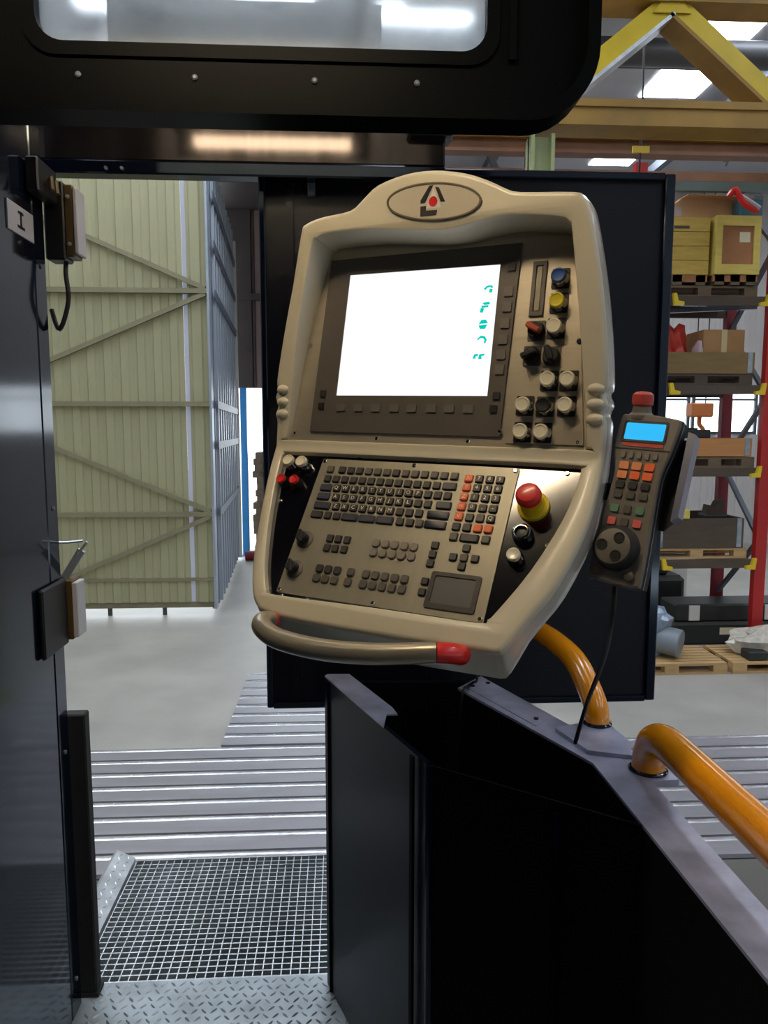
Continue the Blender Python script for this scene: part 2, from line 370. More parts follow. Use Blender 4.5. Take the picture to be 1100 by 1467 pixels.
for k in range(16):
    o = link('stacked_pallet', stack_me, None, (-1.1 + random.uniform(-.05, .05), 14.9, k * .1225), (0, 0, random.uniform(-.05, .05)))
    tag(o, 'weathered pallet in the yard stack behind the blue post, %s of the pile' % (ord_[k] if k in (0, 15) else ord_[k] + ' up'), 'pallet', 'pallet stack in the yard')
tmesh('floor_mat', 'reddish rolled mat lying on the ground beside the folded door', 'mat', MB().tube([(-.25, 0, .09), (0, .02, .09), (.3, 0, .09)], .09, 12), 'rack_darkred', (-1.55, 13.6, 0.0))

# ---- T-slot bed plates
def bed(name, label, x0, x1, y0, n, pitch, cat='bed plate'):
    t = thing(name, label, cat, (x0, y0, 0))
    MB().box(0, x1 - x0, .0, n * pitch, -.02 if y0 > 3.8 else -.0, .004).build('slot_floor', 'slot_dark', t)
    p = MB()
    W = x1 - x0
    # wide planed face, then a ground bright land standing slightly proud, then the slot
    p.box(0, W, .006, pitch * .70, .004, .030, 0)
    p.add([(0, pitch * .70, .004), (W, pitch * .70, .004), (W, pitch * .70, .030), (0, pitch * .70, .030), (0, pitch * .74, .034), (W, pitch * .74, .034), (0, pitch * .885, .034), (W, pitch * .885, .034), (0, pitch * .885, .004), (W, pitch * .885, .004)],
          [(3, 2, 5, 4), (4, 5, 7, 6), (6, 7, 9, 8), (0, 3, 4, 6, 8), (1, 9, 7, 5, 2)], 1)
    me = p.data('plate_strip', ['bed_iron', 'bed_bright'], fix=False)
    for i in range(n): link('plate_strip', me, t, (0, i * pitch, 0))
    return t
bed('bed_plate', 'long slotted cast iron bed plate with bright ground lands, ahead of the step grating', -2.6, 6.2, 3.8, 8, .2)
bed('bed_plate', 'further slotted bed plate, darker and shorter, reaching out over the concrete', -.93, 1.42, 5.42, 8, .21)

# ---- overhead steel seen past the cabin
tr_ = thing('lattice_girder', 'yellow lattice crane girder with sloping diagonals under the roof', 'girder', (2.74, 6.5, 4.92))
W0, W1 = -2.2, 7.2
MB().box(W0, W1, -.14, .14, .0, .14).build('bottom_chord', 'truss_rust', tr_)
MB().box(W0, W1, -.16, -.1, .14, .2).build('chord_flange', 'truss_rust', tr_)
MB().box(W0, W1, -.14, .14, .98, 1.1).build('top_chord', 'truss_rust', tr_)
MB().box(W0, W1, -.16, -.12, 1.1, 1.2).build('chord_flange', 'truss_rust', tr_)
for k in range(4):
    xa = k * 2.05 - 0.0 if k else 0
    for s in (-1, 1):
        a_, b_ = (xa + s * .04, 0, .97), (xa + s * 1.0, 0, .2)
        if W0 < b_[0] < W1:
            g = MB().bar(a_, b_, .16, .2, up=(0, 1, 0)).build('diagonal', 'truss_yellow', tr_)
            d = (Vector(b_) - Vector(a_)).normalized(); off = Vector((d.z, 0, -d.x)) * (-.095 if d.x < 0 else .095)
            MB().bar(Vector(a_) + off, Vector(b_) + off, .03, .26, up=(0, 1, 0)).build('flange', 'galv' if s < 0 else 'truss_rust', g)  # pale flange on left diagonals: their highlight is put into the material
MB().prism([(-.1, .98), (.1, .98), (.16, .9), (-.16, .9)], XZ, -.12, -.105).build('gusset', 'truss_yellow', tr_)
tmesh('crane_column', 'pale green steel column standing under the lattice girder', 'column', MB().box(-.1, .1, -.02, .02, 0, 4.86).box(-.1, -.07, -.1, .1, 0, 4.86).box(.07, .1, -.1, .1, 0, 4.86).box(-.2, .2, -.2, .2, 0, .03), 'col_green', (1.69, 6.5, 0))
bb = thing('runway_beam', 'brown painted runway beam with wide flanges beyond the yellow girder', 'beam', (5, 8.2, 5.33))
MB().box(-4.2, 6, -.02, .02, .03, .15).build('web', 'beam_brown', bb); MB().box(-4.2, 6, -.08, .08, 0, .03).build('flange', 'beam_brown', bb); MB().box(-4.2, 6, -.08, .08, .15, .18).build('flange', 'truss_rust', bb)
bb = thing('tie_beam', 'thin rust brown tie beam across the hall above the rack', 'beam', (5, 10.5, 5.82))
MB().box(-3.6, 6, -.08, .08, 0, .12).build('web', 'beam_brown', bb); MB().box(1.35, 1.6, -.1, .1, .12, 1.29).build('hanger_post', 'beam_brown', bb)
tmesh('ventilation_duct', 'dark round ventilation duct crossing below the roof sheets', 'duct', MB().tube([(-7, 0, 0), (-2, 0, 0), (0, 0, 0), (6, 0, 0)], .15, 20).tube([(-4.55, 0, 0), (-4.4, 0, 0)], .165, 20).tube([(-.55, 0, 0), (-.4, 0, 0)], .165, 20), 'duct', (6, 9.0, 6.78))
tmesh('roof_brace', 'slim pale diagonal roof brace beside the skylight row', 'brace', MB().bar((0, 0, 0), (.5, 1.6, -.5), .05, .1).bar((.12, .2, 0), (.62, 1.8, -.5), .04, .08), 'rack_grey', (5.35, 9.9, 7.0))
tmesh('roof_brace', 'short dark knee brace by the pale green column', 'brace', MB().bar((0, 0, 0), (.35, 0, -.7), .06, .08).bar((.55, 0, .2), (.55, 0, -.7), .06, .06), 'roof_steel', (2.1, 10.9, 6.3))
tmesh('tagged_rope', 'thin black cord with yellow tag hanging under the girder', 'cord', MB().tube([(0, 0, 2.69), (.02, 0, .9), (.0, 0, -.9)], .009, 6).box(-.06, .1, -.01, .01, .42, .48, 1), ['cable', 'yellow'], (2.78, 7.1, 4.55))

# ---- pallet rack
RX0, RX1, RY0, RY1 = 3.0, 4.45, 7.6, 8.45
rk = thing('pallet_rack', 'red pallet rack with grey bracing and yellow beam clips', 'rack', (0, 0, 0))
for x in (RX0, RX1):
    for y in (RY0, RY1):
        u = MB().box(x - .06, x + .06, y - .04, y + .04, .02, 5.05).box(x - .1, x + .1, y - .08, y + .08, 0, .02).build('upright', 'rack_red' if y == RY0 else 'rack_darkred', rk)
    for k in range(6):
        z0 = .5 + k * .76
        MB().bar((x, RY0 + .04, z0 + (0 if k % 2 else .7)), (x, RY1 - .04, z0 + (.7 if k % 2 else 0)), .035, .05, up=(1, 0, 0)).build('brace', 'rack_grey', rk)
LV = [1.02, 2.0, 2.86, 3.76, 4.88]
for z in LV:
    for y in (RY0, RY1):
        bm_ = MB().box(RX0 + .06, RX1 - .06, y - .03, y + .03, z - .09, z).build('beam', 'dark_wood' if z < 4 else 'beam_green', rk)
        if y == RY0 and z < 4.5:
            for xx in (RX0 + .38, RX1 - .07): MB().prism([(0, 0), (.1, .0), (.1, .035), (.04, .045), (.02, .12), (-.015, .12)] if xx < 4 else [(0, 0), (-.1, .0), (-.1, .035), (-.04, .045), (-.02, .12), (.015, .12)], lambda p, q, d, xx=xx, z=z: (xx + p, RY0 - .05 + d, z - .1 + q), -.02, .02).build('beam_clip', 'yellow', bm_)
            MB().box(RX0 + .06, RX0 + .15, RY0 - .05, RY0 + .04, z - .11, z + .04).build('beam_connector', 'rack_red', bm_)
    MB().bar((RX0, RY1, z - .05), (RX1, RY0 + .3, z - .05), .05, .05).build('cross_tie', 'rack_grey', rk)
def pallet(label, loc, w=1.1, d=.8, m='pallet_wood', rot=0, group=None):
    t = thing('wooden_pallet', label, 'pallet', loc, (0, 0, rot), group)
    for k in range(3): MB().box(-w / 2, w / 2, -d / 2 + k * (d - .1) / 2, -d / 2 + .1 + k * (d - .1) / 2, 0, .02).build('bottom_board', m, t)
    for k in range(3):
        for q in range(3): MB().box(-w / 2 + q * (w - .14) / 2, -w / 2 + .14 + q * (w - .14) / 2, -d / 2 + k * (d - .1) / 2, -d / 2 + .1 + k * (d - .1) / 2, .02, .09).build('block', m, t)
    n = 7; bw = d / n
    for k in range(n): MB().box(-w / 2, w / 2, -d / 2 + k * bw, -d / 2 + (k + .82) * bw, .09, .112).build('deck_board', m, t)
    return t
YC = 8.03
# top level
tmesh('carton', 'large pale slanted carton lying on top of the yellow crates', 'carton', MB().prism([(-.52, 0), (.3, 0), (.5, .215), (-.22, .215)], XZ, -.3, .3).box(-.22, .5, -.42, .3, .215, .225).box(-.36, -.22, -.304, -.3, .03, .13, 1), ['card_pale', 'bag_clear'], (3.72, 8.08, 4.56), (0, 0, .06))
tmesh('carton', 'teal carton beside the pale slanted carton on the crates', 'carton', MB().box(-.12, .12, -.08, .08, 0, .17, bev=.008).box(-.06, .06, -.0815, -.08, .07, .11, 1), ['teal_box', 'paper'], (4.17, 7.68, 4.56))
t = thing('strap_bundle', 'red lashing strap lying over the front edge of the crates', 'straps', (3.98, 7.5, 4.58))
MB().tube(crom([(-.1, .02, .14), (-.05, -.02, .2), (.02, -.03, .08), (.12, -.02, .02), (.2, 0, .0)], 5), .03, 8).build('strap', 'red', t); MB().tube(crom([(-.02, .0, .16), (.08, -.02, .1), (.2, -.03, .02)], 5), .025, 8).build('buckle', 'pale_strip', t)
# level with the crates
def crate(label, x0, x1, y0, y1, z, h, side, frame, panel, labelled, text):
    t = thing('packing_crate', label, 'crate', ((x0 + x1) / 2, (y0 + y1) / 2, z)); w = x1 - x0; d = y1 - y0
    for q in (-w / 2 + .02, -.05, w / 2 - .12): MB().box(q, q + .1, -d / 2, d / 2, -.1, 0).build('skid', 'pallet_grey', t)
    MB().box(-w / 2, w / 2, -d / 2 - .0, -d / 2 + .03, -.07, 0).build('skid_board', 'plywood', t)
    MB().box(-w / 2, w / 2, -d / 2, d / 2, 0, h).build('body', side, t)
    if frame:
        for nm, q in (('frame_rail', (-w / 2, w / 2, 0, .1)), ('frame_rail', (-w / 2, w / 2, h - .1, h)), ('frame_stile', (-w / 2, -w / 2 + .07, .1, h - .1)), ('frame_stile', (w / 2 - .07, w / 2, .1, h - .1))):
            MB().box(q[0], q[1], -d / 2 - .025, -d / 2, q[2], q[3]).build(nm, 'crate_frame', t)
        MB().box(-w / 2 + .07, w / 2 - .07, -d / 2 - .008, -d / 2, .1, h - .1).build('plywood_panel', panel, t)
        MB().box(.02, .13, -d / 2 - .012, -d / 2 - .008, h - .26, h - .16).build('paper_label', 'paper', t)
    else:
        for k in range(4): MB().box(-w / 2, w / 2, -d / 2 - .012, -d / 2, k * h / 4 + .004, (k + 1) * h / 4 - .004).build('board', side, t)
        MB().box(-.12, -.075, -d / 2 - .0135, -d / 2 - .012, h * .79, h * .85).box(-.06, .1, -d / 2 - .0135, -d / 2 - .012, h * .8, h * .85).build('stencil_smudge', 'dark_wood', t)
    return t
pallet('grey pallet under the yellow crates on the rack', (3.735, YC, 3.76), 1.12, .8, 'pallet_grey')
crate('plain yellow board crate with faint dark smudge on the rack', 3.13, 3.76, 7.64, 8.4, 3.98, .57, 'crate_yellow', False, None, False, True)
crate('yellow framed crate with brown plywood panel and paper label', 3.80, 4.27, 7.6, 8.3, 3.98, .58, 'crate_frame', True, 'plywood', True, False)
# second level
pallet('dark pallet under the tray of cartons on the rack', (3.74, YC, 2.865), 1.1, .8, 'dark_wood')
def tray(label, x0, x1, z, h, m, y0=7.62, y1=8.4):
    t = thing('pallet_collar', label, 'pallet collar', ((x0 + x1) / 2, (y0 + y1) / 2, z)); w = (x1 - x0) / 2; d = (y1 - y0) / 2
    MB().box(-w, w, -d, -d + .02, 0, h).build('side_board', m, t); MB().box(-w, w, d - .02, d, 0, h).build('side_board', m, t)
    MB().box(-w, -w + .02, -d + .02, d - .02, 0, h).build('end_board', m, t); MB().box(w - .02, w, -d + .02, d - .02, 0, h).build('end_board', m, t)
    MB().box(-w + .02, w - .02, -d + .02, d - .02, 0, .012).build('base_board', m, t)
    for x in (-w + .05, w - .05): MB().box(x - .025, x + .025, -d - .006, -d, .01, h).build('hinge_strap', 'galv_dull', t)
    return t
tray('brown timber collar holding a carton and red bag', 3.2, 4.3, 2.98, .22, 'box_wood')
tmesh('carton', 'brown taped carton standing in the timber collar', 'carton', MB().box(-.225, .225, -.2, .2, 0, .46, bev=.006).box(-.03, .03, -.203, -.2, .1, .46, 1), ['cardboard', 'tape'], (4.045, 7.98, 2.992))
def blob(n, r, sx, sy, sz, seed, amp=.25):
    rr = random.Random(seed); bm = bmesh.new(); bmesh.ops.create_icosphere(bm, subdivisions=3, radius=1)
    ph = [Vector((rr.uniform(-3, 3), rr.uniform(-3, 3), rr.uniform(-3, 3))) for _ in range(6)]
    for v in bm.verts:
        k = 1 + amp * sum(math.sin(p.dot(v.co) * 2.2 + i) for i, p in enumerate(ph)) / 4
        v.co = Vector((v.co.x * sx * k, v.co.y * sy * k, max(-.75, v.co.z * k) * sz))
    zmin = min(v.co.z for v in bm.verts)
    bm.verts.index_update(); m = MB().add([(v.co.x, v.co.y, v.co.z - zmin) for v in bm.verts], [[v.index for v in f.verts] for f in bm.faces]); bm.free(); return m
tmesh('plastic_bag', 'crumpled red plastic bag heaped beside the brown carton', 'bag', blob(1, 1, .15, .17, .3, 8, .55), 'bag_red', (3.55, 7.98, 2.995))
tmesh('plastic_bag', 'clear pinkish plastic bag squeezed between red bag and carton', 'bag', blob(1, 1, .045, .1, .2, 5, .3), 'bag_clear', (3.77, 7.8, 2.995))
t = thing('machine_bracket', 'small black machine bracket standing beside the red bag', 'bracket', (3.29, 7.98, 2.992))
MB().box(-.06, .06, -.1, .1, 0, .28, bev=.01).build('body', 'casting', t); MB().tube(crom([(-.04, 0, .26), (-.05, 0, .4), (.0, 0, .44), (.05, 0, .38)], 4), .025, 8).build('hook', 'casting', t)
# third level
pallet('grey pallet carrying the low orange timber box', (3.93, YC, 2.0), .86, .8, 'pallet_grey')
tray('low orange timber box with a grey lid edge on the rack', 3.55, 4.32, 2.12, .19, 'orange_wood')
tmesh('steel_plate', 'dark steel plate lying across the orange timber box', 'plate', MB().box(-.2, .2, -.2, .2, 0, .09, bev=.01).box(-.06, .1, -.1, .1, .09, .11), 'casting', (3.76, 8.0, 2.31))
hk = thing('crane_hook', 'orange crane hook block hanging on its rope by the window', 'hook', (5.15, 10.5, 2.28))
MB().box(-.16, .16, -.1, .1, .3, .5, bev=.02).build('block', 'orange', hk)
MB().tube(crom([(0, 0, .3), (.0, 0, .2), (.06, 0, .12), (.04, 0, .02), (-.04, 0, .0), (-.08, 0, .06)], 6), [.03] * 31, 10).build('hook', 'orange', hk)
for x in (-.08, .08): MB().tube([(x, 0, .5), (x, 0, 2.0), (x, 0, 3.54)], .008, 6).build('rope', 'cable', hk)
# fourth level
pallet('light pallet under the grey brown box on the lowest beam', (3.78, YC, 1.025), 1.1, .8, 'pallet_wood')
tray('grey brown deep timber box on the lowest rack beam', 3.32, 4.28, 1.14, .32, 'dark_wood')
tmesh('timber_block', 'yellow timber block lying on the grey brown box rim', 'block', MB().box(-.15, .15, -.05, .05, 0, .1, bev=.006), 'crate_frame', (3.52, 7.64, 1.46))
t = thing('machine_jaw', 'small dark cast jaw sticking up out of the box', 'casting', (4.125, 8.0, 1.152))
MB().box(-.12, .12, -.12, .12, 0, .32, bev=.02).build('body', 'casting', t); MB().prism([(-.1, .32), (.1, .32), (.1, .48), (.03, .46), (0, .4), (-.08, .42)], lambda p, q, d: (p, d, q), -.06, .06).build('jaw', 'dark_wood', t)
# on the floor under the rack
t = thing('machine_casting', 'long dark cast slideway with white painted end marks on the floor', 'casting', (4.4, 8.11, 0))
MB().box(-.95, 1.4, -.25, .25, 0, .26, bev=.03).build('body', 'casting', t); MB().box(-.7, 1.3, -.22, .2, .26, .46, bev=.02).build('slide', 'casting', t)
for x in (-.55, .32): MB().box(x, x + .12, -.235, -.22, .28, .45).build('end_mark', 'white_paint', t)
MB().box(-.2, -.02, -.254, -.25, .12, .2).build('paper_tag', 'paper', t)
t = thing('machine_casting', 'rounded dark cast cover behind the slideway on the floor', 'casting', (3.9, 8.9, 0))
MB().box(-.6, .3, -.2, .3, 0, .62, bev=.06).build('body', 'casting', t); MB().box(-.3, .1, -.15, .2, .62, .72, bev=.03).build('lug', 'casting', t)
tmesh('storage_box', 'pale grey box standing behind the dark castings', 'box', MB().box(-.35, .35, -.2, .2, 0, .95, bev=.01).box(-.36, .36, -.21, .21, .95, 1.0), 'white_paint', (4.2, 9.6, 0))
pallet('pale pallet with the film wrapped cylinder', (3.22, 7.2, 0), 1.12, .62, 'pallet_wood')
pallet('pale pallet with film wrapped parts beside the red upright', (4.4, 7.2, 0), 1.12, .62, 'pallet_wood')
t = thing('wrapped_cylinder', 'grey steel cylinder wrapped in bluish film on the pallet', 'cylinder', (3.26, 7.22, .113))
Mc = Matrix.Translation((.1, -.2, .16)) @ Matrix.Rotation(R(50), 4, 'Z') @ Matrix.Rotation(R(-84), 4, 'X')
MB().lathe([(.13, 0), (.14, .01), (.14, .36), (.15, .38), (.15, .42), (.1, .44)], 24, M=Mc).build('barrel', 'pipe_grey', t)
MB().add(*[(lambda m: (m.v, m.f))(blob(1, 1, .24, .18, .28, 11, .35))][0]).build('film', 'film_blue', t, (-.12, .05, 0))
t = thing('wrapped_parts', 'bundle of parts under clear shiny film on the second pallet', 'bundle', (4.42, 7.2, .113))
blob(1, 1, .5, .24, .16, 21, .3).build('film', 'film_clear', t); MB().box(-.1, .2, -.26, -.12, 0, .1, bev=.01).build('wrapped_part', 'orange_wood', t); MB().box(-.4, -.2, -.27, -.1, 0, .09, bev=.01).build('wrapped_part', 'casting', t)

# ================================================================== OPERATOR PLATFORM AND CABIN
pf = thing('operator_platform', 'raised operator platform of galvanised tread plate at the cabin floor', 'platform', (0, 0, 0))
MB().box(-.76, .64, -1.3, 2.03, .775, .8).build('tread_plate', 'galv_dull', pf)
tp = MB()
k = 0
for iy in range(40):
    for ix in range(52):
        x = -.75 + ix * .0265 + (.013 if iy % 2 else 0); y = .98 + iy * .0265
        if x > .58 or x < -.722: continue
        ang = R(45) if (ix + iy) % 2 else R(-45); ca, sa = math.cos(ang), math.sin(ang)
        ring = [(.0125, 0), (.006, .0035), (-.006, .0035), (-.0125, 0), (-.006, -.0035), (.006, -.0035)]
        vs = [(x + a * ca - b * sa, y + a * sa + b * ca, .8) for a, b in ring] + [(x + .006 * ca, y + .006 * sa, .8032), (x - .006 * ca, y - .006 * sa, .8032)]
        tp.add(vs, [(0, 1, 6), (1, 2, 7, 6), (2, 3, 7), (3, 4, 7), (4, 5, 6, 7), (5, 0, 6)])
o = tp.build('tread_pattern', 'galv', pf, fix=False); o['kind'] = 'stuff'
for x0, x1, y0, y1 in ((-.76, -.68, -1.3, 1.95), (.56, .64, -1.3, 1.95)): MB().box(x0, x1, y0, y1, .62, .775).build('side_beam', 'navy_dull', pf)
for x in (-.72, .6):
    for y in (-1.2, 1.85): MB().box(x - .04, x + .04, y - .04, y + .04, -.35, .62).build('leg', 'navy_dull', pf)
gr = thing('step_grating', 'galvanised open mesh step grating in front of the tread plate', 'grating', (-.775, 2.035, .765))
GW, GD = 1.0, .615; nb, ncr = 37, 25
bmm = MB().box(-.0015, .0015, 0, GD, 0, .032).data('bearing_bar', 'galv'); cmm = MB().box(0, GW, -.0016, .0016, .018, .0325).data('cross_bar', 'galv')
for i in range(nb): link('bearing_bar', bmm, gr, (i * GW / (nb - 1), 0, 0))
for i in range(1, ncr): link('cross_bar', cmm, gr, (0, i * GD / ncr, 0))
MB().box(-.004, GW + .004, -.004, 0, 0, .034).build('banding', 'galv', gr); MB().box(-.004, GW + .004, GD, GD + .004, 0, .034).build('banding', 'galv', gr)
sf = thing('step_support', 'dark welded frame and tray carrying the mesh grating', 'frame', (-.775, 2.035, 0))
MB().box(0, GW, 0, GD, .5, .51).build('tray', 'galv_dull', sf)
for y in (.02, GD - .03): MB().box(0, GW, y, y + .03, .68, .764).build('cross_member', 'navy_dull', sf)
for x in (.02, GW - .04):
    for y in (.02, GD - .06): MB().box(x, x + .04, y, y + .04, -.35, .68).build('leg', 'navy_dull', sf)
kp = MB(); kp.prism([(-.005, 0), (-.07, .035), (-.085, .02), (-.085, .01), (-.01, -.03), (-.005, -.03)], lambda a, b, d: (a, d, b), 0, .63)
kt = thing('kick_plate', 'bent tread plate upstand along the edge of the mesh grating', 'kick plate', (-.78, 2.035, .802))
kp.build('plate', 'galv', kt)
ktp = MB(); rr = random.Random(4)
for i in range(24):
    for j in range(2):
        y = .015 + i * .026; u = .3 + .4 * j; cx = -.005 - .065 * u; cz = .035 * u; s_ = 1 if (i + j) % 2 else -1
        d1_ = Vector((-.88 * .6, .8 * s_, .47 * .6)).normalized() * .011; nrm = Vector((.47, 0, .88))
        pv = Vector((cx, y, cz)); sd = d1_.cross(nrm).normalized() * .0035
        ktp.add([pv + d1_, pv + sd, pv - d1_, pv - sd, pv + nrm * .0025], [(0, 1, 4), (1, 2, 4), (2, 3, 4), (3, 0, 4)])
ktp.build('tread_pattern', 'galv', kt, fix=False)['kind'] = 'stuff'

# ---- left cabin panel with label plate
lp = thing('cabin_side_panel', 'glossy dark blue cabin side panel with a white label plate', 'panel', (-.74, 0, .8))
MB().box(-.05, 0, -1.3, 1.884, 0, 2.92, bev=.003).build('sheet', 'navy', lp)
MB().box(-.045, .0, 1.889, 1.957, 0, 2.92, bev=.003).build('edge_channel', 'navy', lp)
for z in (.1, .75, 1.4, 2.0): MB().lathe([(.006, 0), (.006, .003), (.003, .0045)], 8, M=Matrix.Translation((.0, 1.925, z)) @ Matrix.Rotation(R(90), 4, 'Y')).build('rivet', 'rack_grey', lp)
pl = MB().box(0, .003, 1.745, 1.885, 2.045, 2.11).build('label_plate', 'pale_strip', lp)
MB().box(.003, .004, 1.81, 1.818, 2.06, 2.098).box(.003, .004, 1.795, 1.833, 2.06, 2.066).box(.003, .004, 1.80, 1.828, 2.092, 2.098).build('label_mark', 'logo_black', pl)
tmesh('corner_post', 'short black corner post at the foot of the cabin side panel', 'post', MB().box(-.03, .03, -.02, .02, 0, .83, bev=.004).box(-.035, .035, -.025, .025, 0, .012), 'black_soft', (-.735, 2.0, .8))
def swbox(label, loc, w, h, pale, cable, bracket):
    t = thing('limit_switch', label, 'switch', loc)
    MB().box(-w * .55, w * .12, -.03, .03, -h / 2, h / 2, bev=.004).build('housing', 'black', t)
    MB().box(w * .12, w * .42, -.028, .028, -h * .46, h * .46, bev=.003).build('cover', 'brass_box', t)
    MB().box(w * .42, w * .55, -.03, .03, -h * .42, h * .42, bev=.002).build('flange', pale, t)
    for z in (-.3, .3): MB().lathe([(.005, 0), (.005, .004), (.003, .005)], 8, M=Matrix.Translation((w * .26, -.028, z * h)) @ Matrix.Rotation(R(90), 4, 'X')).build('screw', 'galv', t)
    if bracket: MB().box(.0235, .036, -.19, -.033, -h / 2, h / 2, bev=.004).build('base_box', 'black', t)
    if cable: MB().tube(crom([(.0, 0, -h / 2 + .005), (.0, -.01, -h / 2 - .03), (.005, -.015, -h / 2 - .1), (-.02, -.015, -h / 2 - .17), (-.04, -.01, -h / 2 - .12)], 6), .006, 8).build('cable', 'cable', t)
    if bracket:
        MB().bar((-.03, 0, h / 2 - .005), (-.085, -.02, h / 2 + .075), .02, .006, up=(0, 1, 0)).bar((-.085, -.02, h / 2 + .075), (-.09, -.02, h / 2 + .1), .02, .006, up=(0, 1, 0)).build('bracket', 'black', t)
        MB().bar((.02, 0, h / 2 - .005), (.07, -.01, h / 2 + .07), .02, .008, up=(0, 1, 0)).build('bracket', 'galv_dull', t)
        MB().tube([(-.02, 0, h / 2 + .09), (.03, -.005, h / 2 + .09), (.075, -.01, h / 2 + .095)], .004, 6).tube([(.06, -.01, h / 2 + .06), (.085, -.01, h / 2 + .092)], .004, 6).build('wire', 'galv', t)
    return t
swbox('upper switch box with looping black cable on the side panel edge', (-.70, 1.99, 2.92), .075, .19, 'pale_strip', True, False)
swbox('lower switch box with bent wire bracket on the side panel edge', (-.762, 1.99, 1.925), .11, .175, 'pale_strip', False, True)
t = thing('door_latch', 'dark latch with small brass bolts above the label plate', 'latch', (-.735, 1.915, 2.985))
MB().box(.0, .03, -.07, .047, -.03, .05, bev=.004).build('plate', 'black', t)
for y in (-.03, .0): MB().tube([(.03, y, .0), (.045, y, .012), (.05, y - .01, -.02)], .006, 8).build('bolt', 'brass_box', t)
# unseen cabin shell behind and above the camera, added to block light
tmesh('cabin_rear_wall', 'dark blue sheet metal rear wall of the operator cabin, unseen and added to block light', 'wall panel', MB().box(-.79, .64, -1.34, -1.3, .8, 3.72).box(-.02, .0, -1.3, -1.28, .8, 3.72), 'navy_dull')
tmesh('cabin_roof', 'dark sheet metal roof of the operator cabin, unseen and added to block light', 'roof', MB().box(-.79, .62, -1.34, 1.62, 3.72, 3.76).box(-.73, .62, .2, .24, 3.66, 3.72), 'navy_dull')
lamp = thing('cabin_lamp', 'warm fluorescent cabin lamp under the cabin roof', 'lamp', (-.25, .85, 3.58))
MB().box(-.42, .42, -.05, .05, .03, .06, bev=.004).build('housing', 'white_paint', lamp)
MB().tube([(-.35, 0, 0), (0, 0, 0), (.35, 0, 0)], .02, 12).build('tube', 'lamp_tube', lamp)
for x in (-.37, .37): MB().box(x - .02, x + .02, -.02, .02, -.02, .03).build('holder', 'white_paint', lamp)
for x in (-.4, .4): MB().box(x - .01, x + .01, -.01, .01, .06, .14).build('hanger', 'rack_grey', lamp)

# ---- visor window above the opening
vw = thing('visor_window', 'dark framed visor window with rounded frosted pane above the opening', 'window', (0, 1.55, 3.0))
def ring(outer, inner, fn, d0, d1, mb=None, mi=0):
    """solid ring between two closed outlines"""
    mb = mb or MB(); no = len(outer); ni = len(inner); allp = list(outer) + list(inner)
    tri = tessellate_polygon([[Vector((a, b, 0)) for a, b in outer], [Vector((a, b, 0)) for a, b in inner]]); N = len(allp)
    vs = [fn(a, b, d0) for a, b in allp] + [fn(a, b, d1) for a, b in allp]
    fs = [tuple(t) for t in tri] + [tuple(i + N for i in t)[::-1] for t in tri]
    fs += [(i, (i + 1) % no, N + (i + 1) % no, N + i) for i in range(no)]
    fs += [(no + i, no + (i + 1) % ni, N + no + (i + 1) % ni, N + no + i) for i in range(ni)]
    return mb.add(vs, fs, mi)
def rr4(x0, x1, z0, z1, r, n=8): return rrect(x1 - x0, z1 - z0, r, n, (x0 + x1) / 2, (z0 + z1) / 2)
rc = lambda x0, x1, z0, z1, r: [(x0, z0)] + [(x1 - r + r * math.sin(R(k * 9)), z0 + r - r * math.cos(R(k * 9))) for k in range(11)] + [(x1, z1), (x0, z1)]
fo = rc(-.735, .505, .0, .72, .14); fi = rr4(-.575, .287, .134, .62, .05)
ring(fo, fi, XZ, -.02, .03).build('frame', 'black_frame', vw)
ring(fo, rc(-.72, .48, .025, .70, .12), XZ, -.05, -.02).build('outer_lip', 'black_frame', vw)
ring(rr4(-.60, .312, .109, .645, .06), fi, XZ, -.026, -.02).build('gasket', 'black_frame', vw)
MB().prism(rr4(-.58, .292, .129, .625, .05), XZ, .0, .006).build('pane', 'frosted', vw)
for x in (-.5, -.28, -.05, .15): MB().lathe([(.006, 0), (.006, .003), (.003, .005)], 8, M=Matrix.Translation((x, -.02, .075)) @ Matrix.Rotation(R(90), 4, 'X')).build('screw', 'rack_grey', vw)
MB().box(.33, .345, -.03, -.02, .12, .5).build('stiffener', 'black_frame', vw)
# ---- hanging rail with two carriages
hr_ = thing('hanging_rail', 'worn steel slide rail with a lamp glint under the visor window', 'rail', (0, 2.05, 3.066))
MB().box(-.95, .275, -.02, .02, .022, .125, bev=.006).build('upper_channel', 'rail_steel', hr_)
MB().box(-.95, .275, -.03, .02, -.012, .022, bev=.004).build('lower_lip', 'navy', hr_)
for x in (.235, -.84):
    b_ = MB().box(x - .06, x + .06, -.06, .03, .09, .13, bev=.008).build('carriage', 'black', hr_)
    MB().box(x - .02, x + .025, -.05, .02, .13, .2, bev=.004).build('hanger_bolt', 'black', b_)
for x in (-.6, -.56): MB().lathe([(.004, 0), (.004, .008)], 8, M=Matrix.Translation((x, -.03, -.0)) @ Matrix.Rotation(R(90), 4, 'X')).build('pin', 'galv', hr_)
wl = thing('work_lamp', 'warm tube work lamp tucked behind the visor window frame', 'lamp', (-.2, 1.74, 3.245))
MB().box(-.29, .29, -.04, .04, .03, .06, bev=.004).build('housing', 'black', wl)
MB().tube([(-.23, 0, 0), (0, 0, 0), (.23, 0, 0)], .016, 12).build('tube', 'work_tube', wl)
for x in (-.255, .255): MB().box(x - .015, x + .015, -.015, .015, -.015, .03).build('tube_holder', 'black', wl)
MB().box(-.29, .29, -.045, -.04, -.03, .06).build('shade', 'black', wl)  # unseen plate added to keep the warm light off the visor pane
for x in (-.25, .25): MB().box(x - .012, x + .012, -.16, -.03, .035, .055).build('bracket', 'black', wl)
